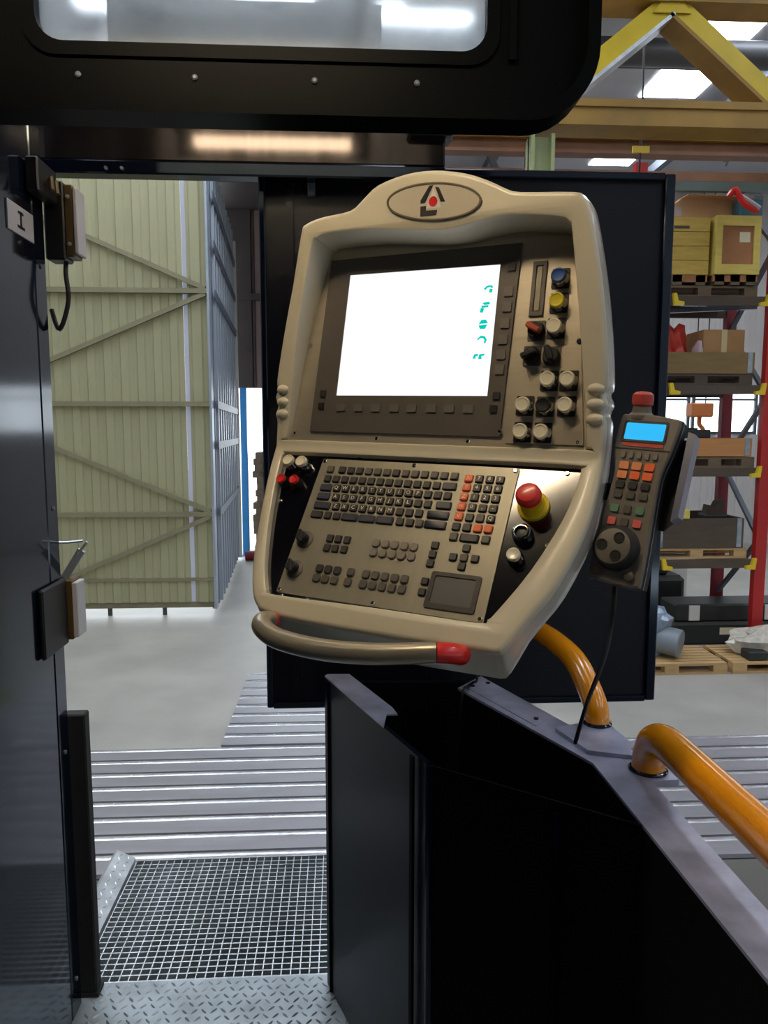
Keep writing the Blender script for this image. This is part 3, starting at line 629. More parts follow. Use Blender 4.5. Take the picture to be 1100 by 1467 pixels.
# ---- hanging panel behind the console
hp = thing('guard_screen', 'large dark blue sheet panel hanging behind the console', 'panel', (0, 2.1, 1.597))
MB().box(-.215, .915, .0, .03, 0, 1.505).build('sheet', 'navy_dull', hp)
for q in ((-.222, -.205, 0, 1.505), (.897, .925, 0, 1.505)): MB().box(q[0], q[1], -.015, .035, q[2], q[3], bev=.003).build('edge_frame', 'navy', hp)
for q in ((-.205, .897, 1.488, 1.508), (-.205, .897, -.003, .014)): MB().box(q[0], q[1], -.015, .035, q[2], q[3], bev=.003).build('edge_frame', 'navy', hp)
MB().box(-.09, -.07, -.02, .0, 1.43, 1.475, bev=.003).build('stop_block', 'rack_grey', hp)
MB().box(-.15, -.13, -.012, .0, .02, 1.48).build('stiffener', 'navy_dull', hp)

# ---- pedestal box with steel cap flanges
Z0, Z1 = .803, 1.72
pd = thing('console_pedestal', 'dark blue sheet metal pedestal wall with worn grey cap', 'pedestal', (0, 0, 0))
A, B, D, E_, F_, G_, H_ = (.169, 1.439), (-.053, 1.989), (.378, 1.965), (.593, 1.431), (.604, .25), (.398, 1.269), (.545, 1.16)
D2, E2, F2 = (.300, 1.875), (.507, 1.42), (.535, .25)
def wallp(a, b, th, name, m, z1=Z1, z0=Z0):
    a, b = Vector((*a, 0)), Vector((*b, 0)); d = (b - a).normalized(); n = Vector((-d.y, d.x, 0)) * th
    p = [a, b, b + n, a + n]; return MB().prism([(v.x, v.y) for v in p], lambda x, y, z: (x, y, z), z0, z1).build(name, m, pd)
wallp(A, B, -.012, 'side_panel', 'navy_side'); wallp((-.045, 1.975), (.375, 1.955), -.02, 'far_panel', 'navy_matt', 1.715)
wallp(G_, A, -.003, 'front_panel', 'navy_matt'); wallp(H_, G_, -.003, 'front_panel', 'navy_matt')
wallp((.301, 1.877), (.508, 1.421), .02, 'outer_panel', 'navy_matt', 1.716); wallp((.508, 1.42), (.536, .25), .02, 'outer_panel', 'navy_matt', 1.716)
MB().tube([(.174, 1.436, Z0), (.174, 1.436, Z1)], .009, 10).build('corner_edge', 'navy', pd)
MB().box(.383, .393, 1.262, 1.274, Z0, Z1 - .02).build('seam', 'navy', pd)
wallp((.147, 1.475), (.142, 1.487), .006, 'seam', 'navy_matt')
MB().prism([B, (-.045, 2.003), (.015, 2.0), (.118, 1.745), (.128, 1.70), (.101, 1.70), (.09, 1.628)], lambda x, y, z: (x, y, z), Z1, Z1 + .004).build('cap_flange', 'cap_steel', pd)  # ragged end cut where shade starts: lit patch put into the shape
MB().prism([D, E_, F_, F2, E2, D2], lambda x, y, z: (x, y, z), Z1 - .003, Z1 + .003).build('cap_flange', 'cap_steel', pd)
MB().prism([(.318, 1.885), (.375, 1.945), (.49, 1.665), (.44, 1.61)], lambda x, y, z: (x, y, z), Z1 + .003, Z1 + .005).build('cover_strip', 'cap_steel', pd)
for x, y in ((.34, 1.88), (.385, 1.9), (.45, 1.65)): MB().lathe([(.006, 0), (.006, .003), (.003, .004)], 8, M=Matrix.Translation((x, y, Z1 + .005))).build('screw', 'black', pd)
MB().prism([(.475, 1.58), (.60, 1.63), (.615, 1.5), (.593, 1.431), (.51, 1.46)], lambda x, y, z: (x, y, z), Z1 + .003, Z1 + .012).build('base_plate', 'cap_steel', pd)
for y_ in (1.384, .315): MB().prism([(.575, y_ + .05), (.648, y_ + .045), (.65, y_ - .045), (.575, y_ - .05)], lambda x, y, z: (x, y, z), Z1 - .009, Z1 + .0036).build('rail_lug', 'cap_steel', pd)
# ---- yellow handrails
def rail(label, pts, r, n=8, flange=()):
    t = thing('handrail', label, 'handrail', pts[0])
    q = [Vector(p) - Vector(pts[0]) for p in pts]
    MB().tube(crom(q, n), r, 20).build('tube', 'rail_yellow', t)
    for p, rot in flange: MB().lathe([(r * 1.18, 0), (r * 1.18, .003), (r * 1.02, .006)], 20, M=Matrix.Translation(Vector(p) - Vector(pts[0])) @ rot).build('foot_flange', 'navy', t)
I4 = Matrix.Identity(4)
rail('yellow tube handrail running along the worn pedestal cap', [(.607, 1.384, 1.726), (.607, 1.38, 1.757), (.605, 1.355, 1.793), (.603, 1.305, 1.814), (.602, 1.22, 1.819), (.602, 1.1, 1.82), (.604, .8, 1.822), (.606, .5, 1.822), (.606, .38, 1.82), (.606, .325, 1.79), (.606, .315, 1.724)], .0325, 8, [((.607, 1.384, 1.7235), I4), ((.606, .315, 1.7235), I4)])
rail('yellow tube handrail bending up to the hanging panel', [(.578, 1.60, 1.734), (.576, 1.61, 1.77), (.57, 1.66, 1.81), (.562, 1.73, 1.842), (.55, 1.84, 1.852), (.535, 1.95, 1.852), (.52, 2.07, 1.852), (.517, 2.097, 1.852)], .028, 8, [((.578, 1.60, 1.7325), I4)])

# ================================================================== THE CONTROL CONSOLE
MC = Matrix(((0.85792, 0.50256, 0.10678, 0.13583), (-0.51323, 0.8479, 0.13288, 1.38947), (-0.02376, -0.16881, 0.98536, 2.5777), (0, 0, 0, 1)))
co = thing('control_console', 'beige machine control console with lit screen, keyboard and push buttons', 'control console', mw=MC)
ZF = -.2201; TL = R(23.737); CC = Vector((0, -.06, -.36755)); V2 = Vector((0, math.sin(TL), math.cos(TL))); N2 = Vector((0, -math.cos(TL), math.sin(TL)))
A0 = Vector((0, -.0083, ZF)); VB = (Vector((0, -.075, ZF + .40)) - A0).normalized(); NB = Vector((0, -VB.z, VB.y))
def low(x, v, d=0.0): return CC + V2 * v + N2 * d + Vector((x, 0, 0))       # on the keyboard plane
def bz(x, s, d=0.0):                                                          # on the unfolded bezel front
    x, s = x / 1000, s / 1000
    if s > .004: return A0 + VB * s + NB * d + Vector((x, 0, 0))
    if s < -.004: return low(x, .1558 + s, .012 + d)
    n = (NB + N2).normalized(); return A0 + (VB if s > 0 else V2) * s + n * d + Vector((x, 0, 0))
UL = [(-284, 0), (-282, 45), (-286, 62), (-280, 78), (-286, 95), (-280, 112), (-283, 130), (-265, 228), (-245, 320), (-229, 405), (-218, 422), (-180, 431), (-121, 436), (-92, 455), (-64, 474), (-8, 486), (48, 485), (104, 473), (148, 455), (176, 440), (203, 431), (290, 421), (306, 412), (319, 388), (340, 291), (353, 205), (361, 120), (356, 103), (362, 86), (357, 69), (362, 52), (361, 0)]
LL = [(361, 0), (361, -43), (355, -124), (329, -221), (298, -282), (270, -335), (258, -344), (236, -345), (83, -348), (-91, -347), (-170, -341), (-190, -333), (-214, -305), (-241, -231), (-273, -84), (-284, 0)]
def sm(p, n=3): return [(v.x, v.y) for v in crom([(a, b, 0) for a, b in p], n)]
UL = sm(UL); LL = sm(LL)
IU = [(v.x, v.y) for v in crom([(a, b, 0) for a, b in [(-255, 14), (-251, 40), (-232, 227), (-202, 378), (-192, 392), (-165, 399), (-76, 397), (-5, 389), (76, 382), (139, 391), (187, 395), (268, 384), (286, 374), (291, 360), (308, 239), (324, 107), (331, 34), (331, 15), (300, 13), (-220, 12)]], 3, True)]
IL = [(v.x, v.y) for v in crom([(a, b, 0) for a, b in [(-254, -17), (-256, -40), (-237, -143), (-209, -242), (-190, -286), (-180, -300), (-159, -306), (44, -302), (215, -301), (232, -294), (243, -280), (283, -204), (315, -115), (327, -50), (328, -20), (318, -14), (65, -13), (-230, -13)]], 3, True)]
def offs(loop, dist):
    n = len(loop); out = []; P = [Vector((a, b)) for a, b in loop]
    area = sum(P[i].x * P[(i + 1) % n].y - P[(i + 1) % n].x * P[i].y for i in range(n)); sg = 1 if area > 0 else -1
    for i in range(n):
        t = (P[(i + 1) % n] - P[i - 1]); t = t.normalized() if t.length > 1e-6 else Vector((1, 0))
        out.append((P[i].x - t.y * sg * dist, P[i].y + t.x * sg * dist))
    return out                                                                # positive = inwards
full = UL[:-1] + LL[:-1]; nU = len(UL) - 1
bz_mb = MB()
# front faces, upper and lower
fr = offs(full, 9); fr[0] = (fr[0][0], 0); fr[nU] = (fr[nU][0], 0)
upf = fr[:nU + 1]; lof = fr[nU:] + [fr[0]]
for outl, hole in ((upf, offs(IU, -4)), (lof, offs(IL, -3))):
    tri = tessellate_polygon([[Vector((a, b, 0)) for a, b in outl], [Vector((a, b, 0)) for a, b in hole]])
    bz_mb.add([bz(a, b) for a, b in outl + hole], [tuple(t) for t in tri])
def skin(loops, mi=0, cap=False):
    n = len(loops[0]); vs = [p for l in loops for p in l]
    fs = [(k * n + i, k * n + (i + 1) % n, (k + 1) * n + (i + 1) % n, (k + 1) * n + i) for k in range(len(loops) - 1) for i in range(n)]
    if cap: fs.append(tuple((len(loops) - 1) * n + i for i in range(n)))
    bz_mb.add(vs, fs, mi)
def loopat(off, d, chin=0):
    L_ = offs(full, off); L_[0] = (L_[0][0], 0); L_[nU] = (L_[nU][0], 0)
    return [bz(a, b - (chin * min(1, max(0, (-b - 300) / 40)) if chin else 0), d) for a, b in L_]
skin([loopat(9, 0), loopat(5.5, -.0008), loopat(2.5, -.003), loopat(.6, -.0065), loopat(0, -.011)])
skin([loopat(0, -.011), loopat(-2, -.03, 12), loopat(-1, -.055, 22), loopat(8, -.075, 24)], 1)
skin([loopat(8, -.075, 24), loopat(40, -.11), loopat(70, -.13)], 1, True)
# recess walls
def inner(hole, back, lip): 
    h4 = offs(hole, -lip); h1 = offs(hole, -lip * .3)
    skin([[bz(a, b) for a, b in h4], [bz(a, b, -.0012) for a, b in h1], [bz(a, b, -.004) for a, b in hole], [back(a, b) for a, b in hole]])
def backU(a, b): p = bz(a, b, -.004); return Vector((p.x, .0005, p.z))
inner(IU, backU, 4); inner(IL, lambda a, b: bz(a, b, -.0155), 3)
bmv = bz_mb
shell = bmv.data('bezel', ['bezel', 'bezel_side'], 40)
bm = bmesh.new(); bm.from_mesh(shell); bmesh.ops.remove_doubles(bm, verts=list(bm.verts), dist=.0003); bmesh.ops.recalc_face_normals(bm, faces=list(bm.faces)); bm.to_mesh(shell); bm.free(); shell.set_sharp_from_angle(angle=R(40))
bezel = link('bezel', shell, co)
for sx, xa, xb in ((-1, -278, -252), (1, 330, 356)):
    for s_ in (62, 86, 110):
        pts = [bz(xa + (xb - xa) * k / 6, s_, -.0045) for k in range(7)]
        MB().tube(pts, [.006, .009, .0105, .011, .0105, .009, .006], 12).build('grip_ridge', 'bezel', bezel)
# upper sheet, screen, soft keys
pu = [(p.x, p.z) for p in (bz(a, b, -.004) for a, b in offs(IU, -1))]
MB().prism(pu, XZ, .0, .004).build('upper_panel', 'steel_plate', co)
sfz = MB(); sfo = [(-.207, -.189), (.182, -.189), (.190, .150), (-.197, .150)]
ring(sfo, [(-.155, -.118), (.153, -.118), (.154, .115), (-.151, .118)], XZ, -.004, 0, sfz)
sfr = sfz.build('screen_frame', 'screen_frame', co)
scn = MB().prism([(-.155, -.118), (.153, -.118), (.154, .115), (-.151, .118)], XZ, -.0022, -.0004).build('screen', 'screen_white', co)
def blobicon(kind, x, z, s=.0105):
    m = MB(); P = lambda a, b: (x + a * s, z + b * s)
    if kind == 0: shapes = [[(-.8, .1), (-.3, .6), (.5, .7), (.9, .3), (.6, .2), (.3, .4), (-.2, .3), (-.4, -.05)], [(.3, .1), (.8, .0), (.7, -.6), (.2, -.5)]]
    elif kind == 1: shapes = [[(-.5, .8), (.7, .9), (.9, .5), (-.1, .4)], [(-.6, .3), (.6, .35), (.6, 0), (-.6, -.05)], [(-.7, -.1), (-.1, -.1), (-.3, -.9), (-.8, -.8)]]
    elif kind == 2: shapes = [[(-.8, 0), (-.4, .7), (.4, .75), (.8, .2), (.4, .1), (-.4, .1)], [(-.8, -.2), (.7, -.1), (.4, -.8), (-.5, -.8)]]
    elif kind == 3: shapes = [[(-.9, .2), (-.3, .7), (.4, .6), (.8, .0), (.6, -.6), (.35, -.55), (.4, 0), (.1, .3), (-.4, .3), (-.8, -.1)]]
    else: shapes = [[(-1, -.3), (-.8, .4), (-.1, .5), (-.2, .1), (-.5, .1), (-.5, -.3)], [(0, -.4), (.1, .4), (1.0, .5), (1.0, .2), (.5, .1), (.6, -.4)]]
    for p in shapes: m.prism([P(*q) for q in p], XZ, -.0027, -.0022)
    m.build('icon', 'icon_teal', scn)
for kd, x, z in ((0, .135, .072), (1, .132, .040), (2, .132, .010), (3, .133, -.018), (4, .129, -.048)): blobicon(kd, x, z)
def mkey(x, z, w, h, m, parent=sfr, name='soft_key', d=.0025): return MB().prism(rrect(w, h, .0015, 2, x, z), XZ, -.004 - d, -.004).build(name, m, parent)
for x in (-.141, -.102, -.065, -.026, .010, .049, .084, .120): mkey(x, -.1415, .019, .014, 'membrane')
for x, z in ((.174, .065), (.174, .038), (.173, .009), (.172, -.019), (.171, -.046), (.171, -.072)): mkey(x, z, .016, .017, 'membrane')
for x, z, m in ((.176, .108, 'key_dark'), (.170, -.118, 'key_dark'), (.167, -.141, 'black'), (-.184, -.115, 'key_dark'), (-.186, -.139, 'black')): mkey(x, z, .013, .013, m, name='corner_key')
# right-hand control plate
def edge_x(z):   # inner edge of the opening at height z
    return .291 + (.331 - .291) * (.16 - z) / .36
MB().prism([(.193, -.199), (.326, -.199), (.286, .158), (.198, .158)], XZ, -.0025, 0).build('control_plate', 'steel_plate', co)
FACE = Matrix.Rotation(R(90), 4, 'X')      # lathe axis +Z turned to point at the operator (-Y)
def onU(x, z, d=.0025): return Matrix.Translation((x, -d, z)) @ FACE
def pbutton(x, z, cap, M=None, r=.0125, square=True, parent=co, name='push_button', ringm='chrome'):
    M = M or onU(x, z)
    b = MB().lathe([(r * 1.22, 0), (r * 1.22, .004), (r * 1.1, .0065), (r * 1.1, .013), (r * 1.02, .0145)], 24, M=M).build(name, ringm, parent)
    MB().lathe([(r, .0095), (r, .019), (r * .93, .0205), (r * .78, .0205), (r * .7, .0195), (r * .4, .019)], 24, M=M).build('cap', cap, b)
    if square: MB().prism(rrect(.030, .034, .002, 2), lambda a, c, d: M @ Vector((a, c, d)), 0, .0018).build('base_plate', 'black', b)
    return b
for x, z, cap in ((.263, .082, 'blue_cap'), (.264, .040, 'yellow_cap'), (.263, -.003, 'cream'), (.260, -.092, 'cream'), (.293, -.092, 'cream'), (.222, -.135, 'cream'), (.257, -.136, 'black'), (.293, -.135, 'cream'), (.222, -.180, 'cream'), (.257, -.180, 'cream')): pbutton(x, z, cap)
def selector(x, z, m, lean, M=None, parent=co, name='selector_switch', r=.0125):
    M = M or onU(x, z)
    b = MB().lathe([(r * 1.2, 0), (r * 1.2, .005), (r * 1.05, .008), (r * .98, .014)], 24, M=M).build(name, 'black', parent)
    Q = M @ Matrix.Rotation(lean, 4, 'Z')
    MB().box(-r * .95, r * 1.15, -r * .38, r * .38, .012, .027, bev=.002, M=Q).build('lever', m, b)
    MB().prism(rrect(.030, .034, .002, 2), lambda a, c, d: M @ Vector((a, c, d)), 0, .0018).build('base_plate', 'screen_frame', b)
selector(.230, -.006, 'red_key', R(150)); selector(.226, -.049, 'black', R(205)); selector(.260, -.051, 'black', R(110))
sl = ring(rect(.024, .094, .226, .067), rect(.012, .08, .226, .067), XZ, -.006, -.0025).build('drive_slot', 'screen_frame', co)
MB().prism(rect(.008, .076, .2265, .067), XZ, -.0045, -.0025).build('slot_cover', 'steel_key', sl)
def screw(M, r=.004, parent=co, m='chrome'): MB().lathe([(r, 0), (r, .0015), (r * .7, .0028), (r * .35, .0028), (r * .3, .0012)], 10, M=M).build('screw', m, parent)
for x, z in ((-.227, -.017), (-.243, -.193), (-.058, -.199), (.124, -.199), (.316, -.194)): screw(onU(x, z, 0))
screw(onU(.182, -.180, .004)); screw(onU(.304, -.026), .005, m='black')
# lower black plate and keyboard
pl_ = [(a / 1000, .1558 + b / 1000) for a, b in offs(IL, -1)]
MB().prism(pl_, lambda a, b, d: low(a, b, d), -.004, -.0012).build('lower_plate', 'black_plate', co)
kbp = MB().prism(rrect(.391, .279, .003, 2, .0285, -.003), lambda a, b, d: low(a, b, d), -.0012, .0015).build('keyboard_panel', 'steel_key', co)
KM = Matrix(((1, 0, 0, 0), (0, N2.y * -1, V2.y, 0), (0, -N2.z, V2.z, 0), (0, 0, 0, 1)))   # key frame: X right, -Y towards operator, Z up the slope
GL = {}
def keyobj(x, v, w, h, m, ch=None, lm='legend', name='key', rr_=.0022, proud=.0045):
    key = (w, h, m, ch)
    if key not in GL:
        mb = MB(); b0 = rrect(w, h, rr_, 2); b1 = rrect(w * .84, h * .84, rr_ * .8, 2); n = len(b0)
        vs = [(a, 0, b) for a, b in b0] + [(a, -proud * .6, b) for a, b in b0] + [(a, -proud, b) for a, b in b1]
        fs = [(k * n + i, k * n + (i + 1) % n, (k + 1) * n + (i + 1) % n, (k + 1) * n + i) for k in range(2) for i in range(n)] + [tuple(2 * n + i for i in range(n))]
        mb.add(vs, fs)
        if ch:
            gv, gf = glyph(ch, h * (.72 if len(ch) == 1 else .5)); mb.add([(a, -proud - .0003, b) for a, b in gv], gf, 1)
        GL[key] = mb.data('key', [m, lm], fix=False)
    M = Matrix.Translation(low(x, v, .0015)) @ KM
    return link(name, GL[key], kbp, mw=M)
S = .0145; H = .0145
keyobj(-.142, .113, S, H, 'key_grey')
for i in range(13): keyobj(-.116 + i * .019, .113, S, H, 'key_dark' if i in (0, 1, 2, 6) else 'key_grey')
for i in range(13): keyobj(-.141 + i * .0187, .0925, S, H, 'key_dark')
keyobj(.108, .0925, .026, H, 'key_navy')
keyobj(-.138, .0735, .024, H, 'key_navy')
for i, ch in enumerate('QWERTYUIOP'): keyobj(-.114 + i * .0186, .0735, S, H, 'key_dark', ch)
for i in range(3): keyobj(-.114 + (10 + i) * .0186, .0735, S, H, 'key_dark')
keyobj(-.137, .0545, .026, H, 'key_navy')
for i, ch in enumerate('ASDFGHJKL'): keyobj(-.110 + i * .0187, .0545, S, H, 'key_dark', ch)
for i in range(2): keyobj(-.110 + (9 + i) * .0187, .0545, S, H, 'key_dark')
keyobj(.107, .0545, .028, H, 'key_navy')
keyobj(-.133, .0355, .034, H, 'key_navy')
for i, ch in enumerate('ZXCVBNM'): keyobj(-.103 + i * .0187, .0355, S, H, 'key_dark', ch)
for i in range(3): keyobj(-.103 + (7 + i) * .0187, .0355, S, H, 'key_dark')
keyobj(.101, .0355, .040, H, 'key_navy')
keyobj(-.138, .0165, .024, H, 'key_dark')
for x in (-.114, -.095, .034, .053, .071): keyobj(x, .0165, S, H, 'key_dark' if x < .07 else 'key_grey')
for x in (-.068, -.032, .004): keyobj(x, .0165, .033, H, 'key_navy')
keyobj(.101, .0165, .040, H, 'key_navy')
cols = (.1395, .1585, .1775, .196); rws = (.1105, .0925, .074, .0550, .036, .017, -.002)
for r_, ch in enumerate('XYZ'): keyobj(cols[0], rws[r_], S, H, 'orange_key', ch)
keyobj(cols[0], rws[3], S, H, 'orange_key', 'IV'); keyobj(cols[0], rws[4], S, H, 'orange_key', 'V')
for r_, s_ in enumerate(('789', '456', '123')):
    for c_, ch in enumerate(s_): keyobj(cols[1 + c_], rws[r_], S, H, 'key_dark', ch)
for c_, ch in ((1, '0'), (2, '.'), (3, '-')): keyobj(cols[c_], rws[3], S, H, 'key_dark', ch)
keyobj(cols[1], rws[4], S, H, 'black'); keyobj(cols[2], rws[4], S, H, 'key_grey'); keyobj(cols[3], rws[4], S, H, 'key_dark', 'Q')
keyobj(cols[0], rws[5], S, H, 'key_dark'); keyobj(cols[1], rws[5], S, H, 'key_dark'); keyobj(cols[2], rws[5], S, H, 'orange_key'); keyobj(cols[3], rws[5], S, H, 'orange_key')
keyobj(cols[0], rws[6], S, H, 'key_grey'); keyobj(.1675, rws[6], .033, H, 'black'); keyobj(.196, rws[6], S, H, 'key_grey')
for x, v in ((.167, -.0205), (.148, -.0385), (.186, -.0375), (.167, -.0535)): keyobj(x, v, .0135, .0135, 'black')
keyobj(.167, -.038, .0135, .0135, 'key_grey')
for v in (-.021, -.038, -.0545): keyobj(.111, v, .0135, .0135, 'key_dark')
for v in (-.087, -.106): keyobj(.1105, v, .013, .013, 'black')
for x in (-.093, -.076, -.0575):
    for v in (-.0285, -.0475): keyobj(x, v, .0135, .0145, 'key_dark')
for i in range(5):
    for v in (-.0285, -.0465): keyobj(.001 + i * .0182, v, .015, .0165, 'key_pale', rr_=.006, name='oval_key')
for x in (-.094, -.076, -.0575, -.030, .000, .018, .0365, .055, .0735):
    for v in (-.088, -.1065): keyobj(x, v, .0145, .0155, 'key_dark' if x < -.05 and v > -.1 else 'key_grey', rr_=.004)
tpd = ring(rrect(.087, .064, .004, 3, .1625, -.099), rrect(.071, .048, .003, 3, .1625, -.098), lambda a, b, d: low(a, b, d), .0015, .004).build('touchpad_frame', 'key_dark', kbp)
MB().prism(rrect(.071, .048, .003, 3, .1625, -.098), lambda a, b, d: low(a, b, d), .0015, .0022).build('touchpad', 'pad', tpd)
LM = lambda x, v, d=.0: Matrix.Translation(low(x, v, d)) @ KM @ FACE
for x in (-.161, .0285, .218):
    for v in (.131, -.137): screw(LM(x, v, .0015), .0042, kbp)
for x, v in ((-.09, .145), (.07, .1435), (.305, .132), (-.232, .04), (-.155, -.146), (-.1, -.1475), (.1, -.1455), (.297, .0)): screw(LM(x, v, -.0012), .004)
for x, v, m, rm in ((-.235, .121, 'cream', 'chrome'), (-.205, .120, 'cream', 'chrome'), (-.236, .079, 'red', 'black'), (-.206, .079, 'red', 'black')): pbutton(0, 0, m, LM(x, v, -.0012), .0115 if m == 'cream' else .0095, False, ringm=rm)
for v in (-.036, -.095):
    kn = MB().lathe([(.017, 0), (.017, .002), (.011, .004)], 24, M=LM(-.145, v, .0015)).build('override_knob', 'key_grey', kbp)
    MB().lathe([(.0105, .004), (.010, .018), (.008, .02)], 20, M=LM(-.145, v, .0015)).box(-.003, .003, -.013, .013, .006, .021, bev=.001, M=LM(-.145, v, .0015) @ Matrix.Rotation(R(25), 4, 'Z')).build('knob_grip', 'black', kn)
es = MB().lathe([(.026, 0), (.026, .006), (.020, .009), (.019, .022)], 28, M=LM(.262, .066, -.0012)).build('emergency_stop', 'yellow', co)
MB().lathe([(.012, .02), (.012, .03), (.0195, .033), (.021, .038), (.020, .046), (.016, .051), (.008, .053)], 28, M=LM(.262, .066, -.0012)).build('mushroom_head', 'red', es)
lk = MB().lathe([(.017, 0), (.017, .004), (.0155, .008), (.0155, .016), (.012, .018), (.0105, .018), (.0100, .008)], 26, M=LM(.255, .013, -.0012)).build('socket', 'chrome', co)
MB().lathe([(.0095, .006), (.0095, .011), (.006, .012)], 20, M=LM(.255, .013, -.0012)).build('socket_insert', 'black', lk)
pbutton(0, 0, 'cream', LM(.2515, -.028, -.0012), .011, False)
# handle along the bottom edge
hpth = [low(-.150, -.196, .004), low(-.150, -.205, .03), low(-.135, -.222, .048), low(-.09, -.238, .056), low(-.01, -.243, .060), low(.07, -.236, .058), low(.13, -.225, .055), low(.175, -.214, .05), low(.198, -.206, .034), low(.203, -.198, .004)]
cp = crom(hpth, 6); nC = len(cp)
hd = MB().tube(cp[:44], [.0155 + .002 * math.sin(math.pi * i / 43) for i in range(44)], 16).build('handle', 'handle_grey', co)
MB().tube(cp[43:], .0158, 16).build('red_end', 'red', hd)
MB().tube(cp[0:5], .0158, 16).build('red_collar', 'red_dull', hd)
# oval badge with the emblem
el = lambda rx, rz, n=40: [(48 + rx * math.cos(2 * math.pi * k / n), 431 + rz * math.sin(2 * math.pi * k / n)) for k in range(n)]
bd = MB().prism(el(86, 29), lambda a, b, d: bz(a, b - (a - 48) * .09, d), -.001, .0015).build('badge', 'badge', co)
ring(el(90, 32), el(86, 29), lambda a, b, d: bz(a, b - (a - 48) * .09, d), -.001, .0025).build('badge_rim', 'badge_rim', bd)
def emb(poly, m, d=.0022): MB().prism([(46 + a, 433 + b) for a, b in poly], lambda a, b, d: bz(a, b, d), .0015, d).build('emblem_mark', m, bd)
emb([(-5, 25), (2, 25), (-13, -3), (-21, -3), (-21, 2)], 'logo_black'); emb([(6, 22), (13, 20), (25, -4), (17, -4)], 'logo_black')
emb([(-21, -8), (-21, -25), (9, -25), (11, -17), (-10, -16), (-10, -8)], 'key_dark')
emb([(3, 19), (-12, -13), (18, -13)], 'white_paint', .0018)
emb([(3 + 8 * math.cos(2 * math.pi * k / 20), -2 + 8.5 * math.sin(2 * math.pi * k / 20)) for k in range(20)], 'red', .0026)
# arm from the back of the console to the hanging panel
MB().box(-.02, .10, .118, .2, -.15, .02, bev=.008).build('mounting_plate', 'navy_dull', co)
Mi = MC.inverted()
MB().bar(Mi @ Vector((.22, 1.54, 2.45)), Mi @ Vector((.3, 2.103, 2.45)), .1, .1, up=Mi.to_3x3() @ Vector((0, 0, 1))).build('support_arm', 'navy_dull', co)

# ================================================================== HAND PENDANT IN ITS HOLDER
MH = Matrix(((0.72674, 0.63655, 0.25815, 0.466), (-0.6837, 0.70662, 0.18235, 1.138), (-0.06634, -0.30902, 0.94874, 2.302), (0, 0, 0, 1))) @ Matrix.Translation((-.012, 0, 0))
hp_ = thing('hand_pendant', 'grey handwheel pendant with blue display and orange keys', 'pendant', mw=MH)
out = sm([(-.040, .128), (.0, .129), (.048, .123), (.053, .117), (.052, .1), (.047, .064), (.041, .036), (.040, .01), (.043, -.06), (.046, -.14), (.040, -.150), (0, -.151), (-.036, -.147), (-.042, -.14), (-.041, -.06), (-.037, .0), (-.037, .035), (-.046, .066), (-.045, .118), (-.040, .128)], 3)[:-1]
hb = MB(); o3 = out
def hoff(d): return [(a / 1000, b / 1000) for a, b in offs([(p * 1000, q * 1000) for p, q in o3], d)]
lay = [(hoff(3.5), 0.0), (hoff(1), .0015), (o3, .005)]; n = len(o3)
vs = [(a, d, b) for l, d in lay for a, b in l]
hb.add(vs, [(k * n + i, k * n + (i + 1) % n, (k + 1) * n + (i + 1) % n, (k + 1) * n + i) for k in range(2) for i in range(n)])
tri = tessellate_polygon([[Vector((a, b, 0)) for a, b in lay[0][0]]]); hb.add([(a, 0, b) for a, b in lay[0][0]], [tuple(t) for t in tri])
hb.build('front_shell', 'hr_body', hp_)
MB().prism(o3, XZ, .005, .034).build('rear_shell', 'black_soft', hp_)
MB().prism(hoff(-1), XZ, .012, .015).build('edge_band', 'hr_side', hp_)
MB().box(-.045, .046, -.001, .0005, .0685, .0705).build('seam', 'black', hp_)
ring(rrect(.072, .036, .003, 2, 0, .0985), rrect(.064, .028, .002, 2, 0, .0985), XZ, -.0015, .0).build('display_frame', 'black', hp_)
MB().prism(rrect(.064, .028, .002, 2, 0, .0985), XZ, -.0006, .0).build('display', 'lcd_blue', hp_)
MB().box(-.032, .034, -.001, .0, .0735, .0795).build('display_strip', 'red_dull', hp_)
def hkey(x, z, w, h, m, ch=None): 
    b = MB().prism(rrect(w, h, .002, 2, x, z), XZ, -.0035, 0)
    if ch:
        gv, gf = glyph(ch, h * .7); b.add([(x + p, -.0038, z + q) for p, q in gv], gf, 1)
    b.build('key', [m, 'legend'], hp_, fix=not ch)
for i in range(5): hkey(-.026 + i * .013, .059, .007, .011, 'key_pale')
for r_, z in enumerate((.041, .0255)):
    for i, x in enumerate((-.0205, 0, .0205)): hkey(x, z, .0155, .0125, 'orange_key' if (i == 2 or (r_ == 1 and i == 1)) else 'orange_pale')
for x, m in ((-.0205, 'key_dark'), (0, 'black'), (.0205, 'black')): hkey(x, .009, .014, .011, m)
for x in (-.0205, 0, .0205): hkey(x, -.007, .014, .011, 'key_grey')
for x, m in ((-.0205, 'key_green'), (0, 'key_grey'), (.0205, 'key_green')): hkey(x, -.030, .0125, .0125, m)
for x, m in ((-.0205, 'key_pink'), (0, 'key_grey'), (.0205, 'key_pink')): hkey(x, -.051, .0125, .0125, m)
Mw = Matrix.Translation((-.002, 0, -.094)) @ FACE
wh = MB().lathe([(.036, 0), (.036, .004), (.033, .006), (.033, .019), (.031, .0215), (.028, .0225)], 36, M=Mw).build('handwheel', 'black_soft', hp_)
MB().lathe([(.028, .022), (.028, .0228), (.027, .0232)], 36, M=Mw).build('wheel_face', 'hr_body', wh)
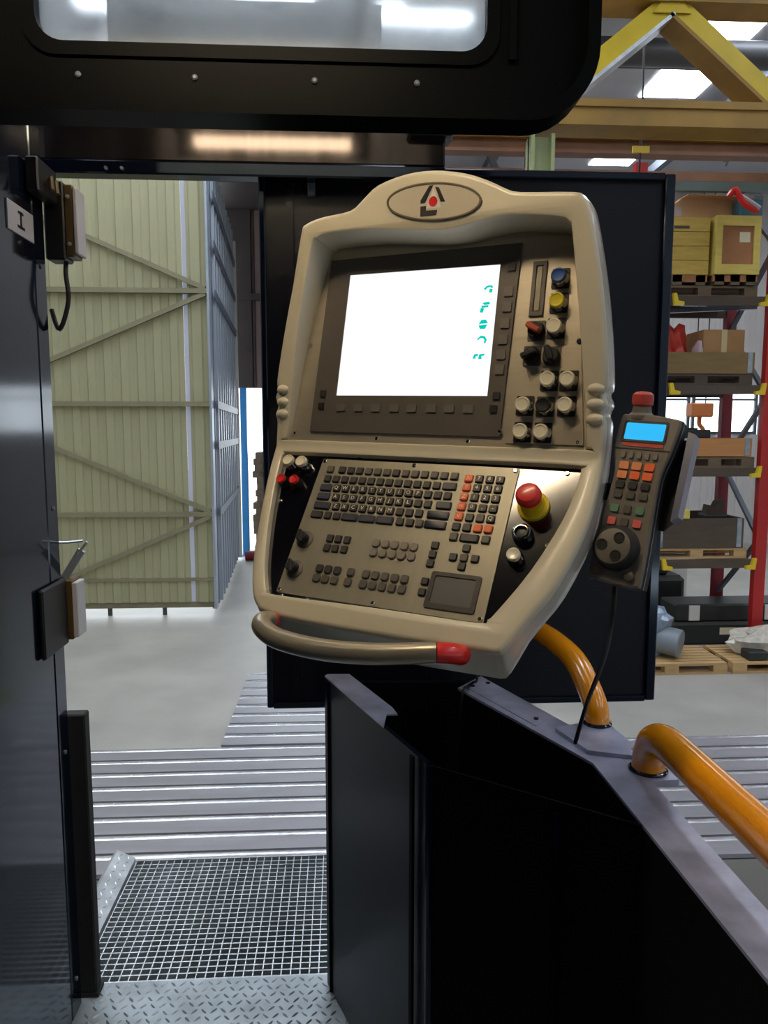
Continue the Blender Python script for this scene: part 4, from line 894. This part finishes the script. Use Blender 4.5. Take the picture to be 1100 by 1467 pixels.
for a in (200, 80, 320):
    M_ = Mw @ Matrix.Translation((.0165 * math.cos(R(a - 20)), .0165 * math.sin(R(a - 20)), .0231)); MB().lathe([(.0088, 0), (.0088, .0012), (.0075, .0012), (.0065, .0003)], 18, M=M_).build('finger_dimple', 'black', wh)
for x in (-.028, .027): MB().lathe([(.0075, 0), (.0075, .006), (.005, .007)], 16, M=Matrix.Translation((x, 0, -.134)) @ FACE).build('side_button', 'key_grey', hp_)
ek = Matrix.Translation((-.018, .016, .127)) @ Matrix.Rotation(R(18), 4, 'X')
e1 = MB().lathe([(.020, -.002), (.020, .004), (.016, .008), (.014, .018)], 24, M=ek).build('stop_base', 'hr_body', hp_)
MB().lathe([(.014, .018), (.0165, .021), (.0172, .03), (.0165, .037), (.012, .041), (.005, .042)], 24, M=ek).build('stop_knob', 'red_dull', e1)
ho = thing('pendant_holder', 'folded bright steel holder behind the hand pendant', 'holder', mw=MH)
MB().prism([(-.03, .10), (.062, .10), (.066, -.03), (.05, -.05), (-.03, -.05)], XZ, .036, .040).build('back_plate', 'black', ho)
MB().prism([(.062, .108), (.074, .104), (.074, -.028), (.064, -.036)], XZ, .015, .040).build('side_flange', 'holder', ho)
MB().box(-.02, .02, .04, .055, -.04, .06).build('spacer', 'black', ho)
mwp = MH.inverted()
MB().bar((0, .05, .0), mwp @ (MC @ Vector((.285, .085, -.26))), .03, .03).build('bracket_arm', 'navy_dull', ho)
def wcable(label, pts, r=.004, n=8): return tag(MB().tube([p - Vector(pts[0]) for p in crom(pts, n)], r, 8).build('cable', 'cable', None, pts[0]), label, 'cable')
p0 = MH @ Vector((0, .02, -.152))
wcable('thin black cable from the pendant down past the yellow handrail', [p0, p0 + Vector((.0, .01, -.06)), (.478, 1.30, 1.98), (.497, 1.44, 1.84), (.487, 1.475, 1.742)], .0045)
wcable('thin black cable from the console over the cap into the pedestal', [MC @ Vector((.19, .04, -.42)), (.31, 1.62, 1.93), (.337, 1.80, 1.775), (.345, 1.895, 1.731), (.325, 1.868, 1.730), (.305, 1.838, 1.712), (.296, 1.822, 1.55), (.294, 1.82, 1.1), (.294, 1.82, .803)], .0035)
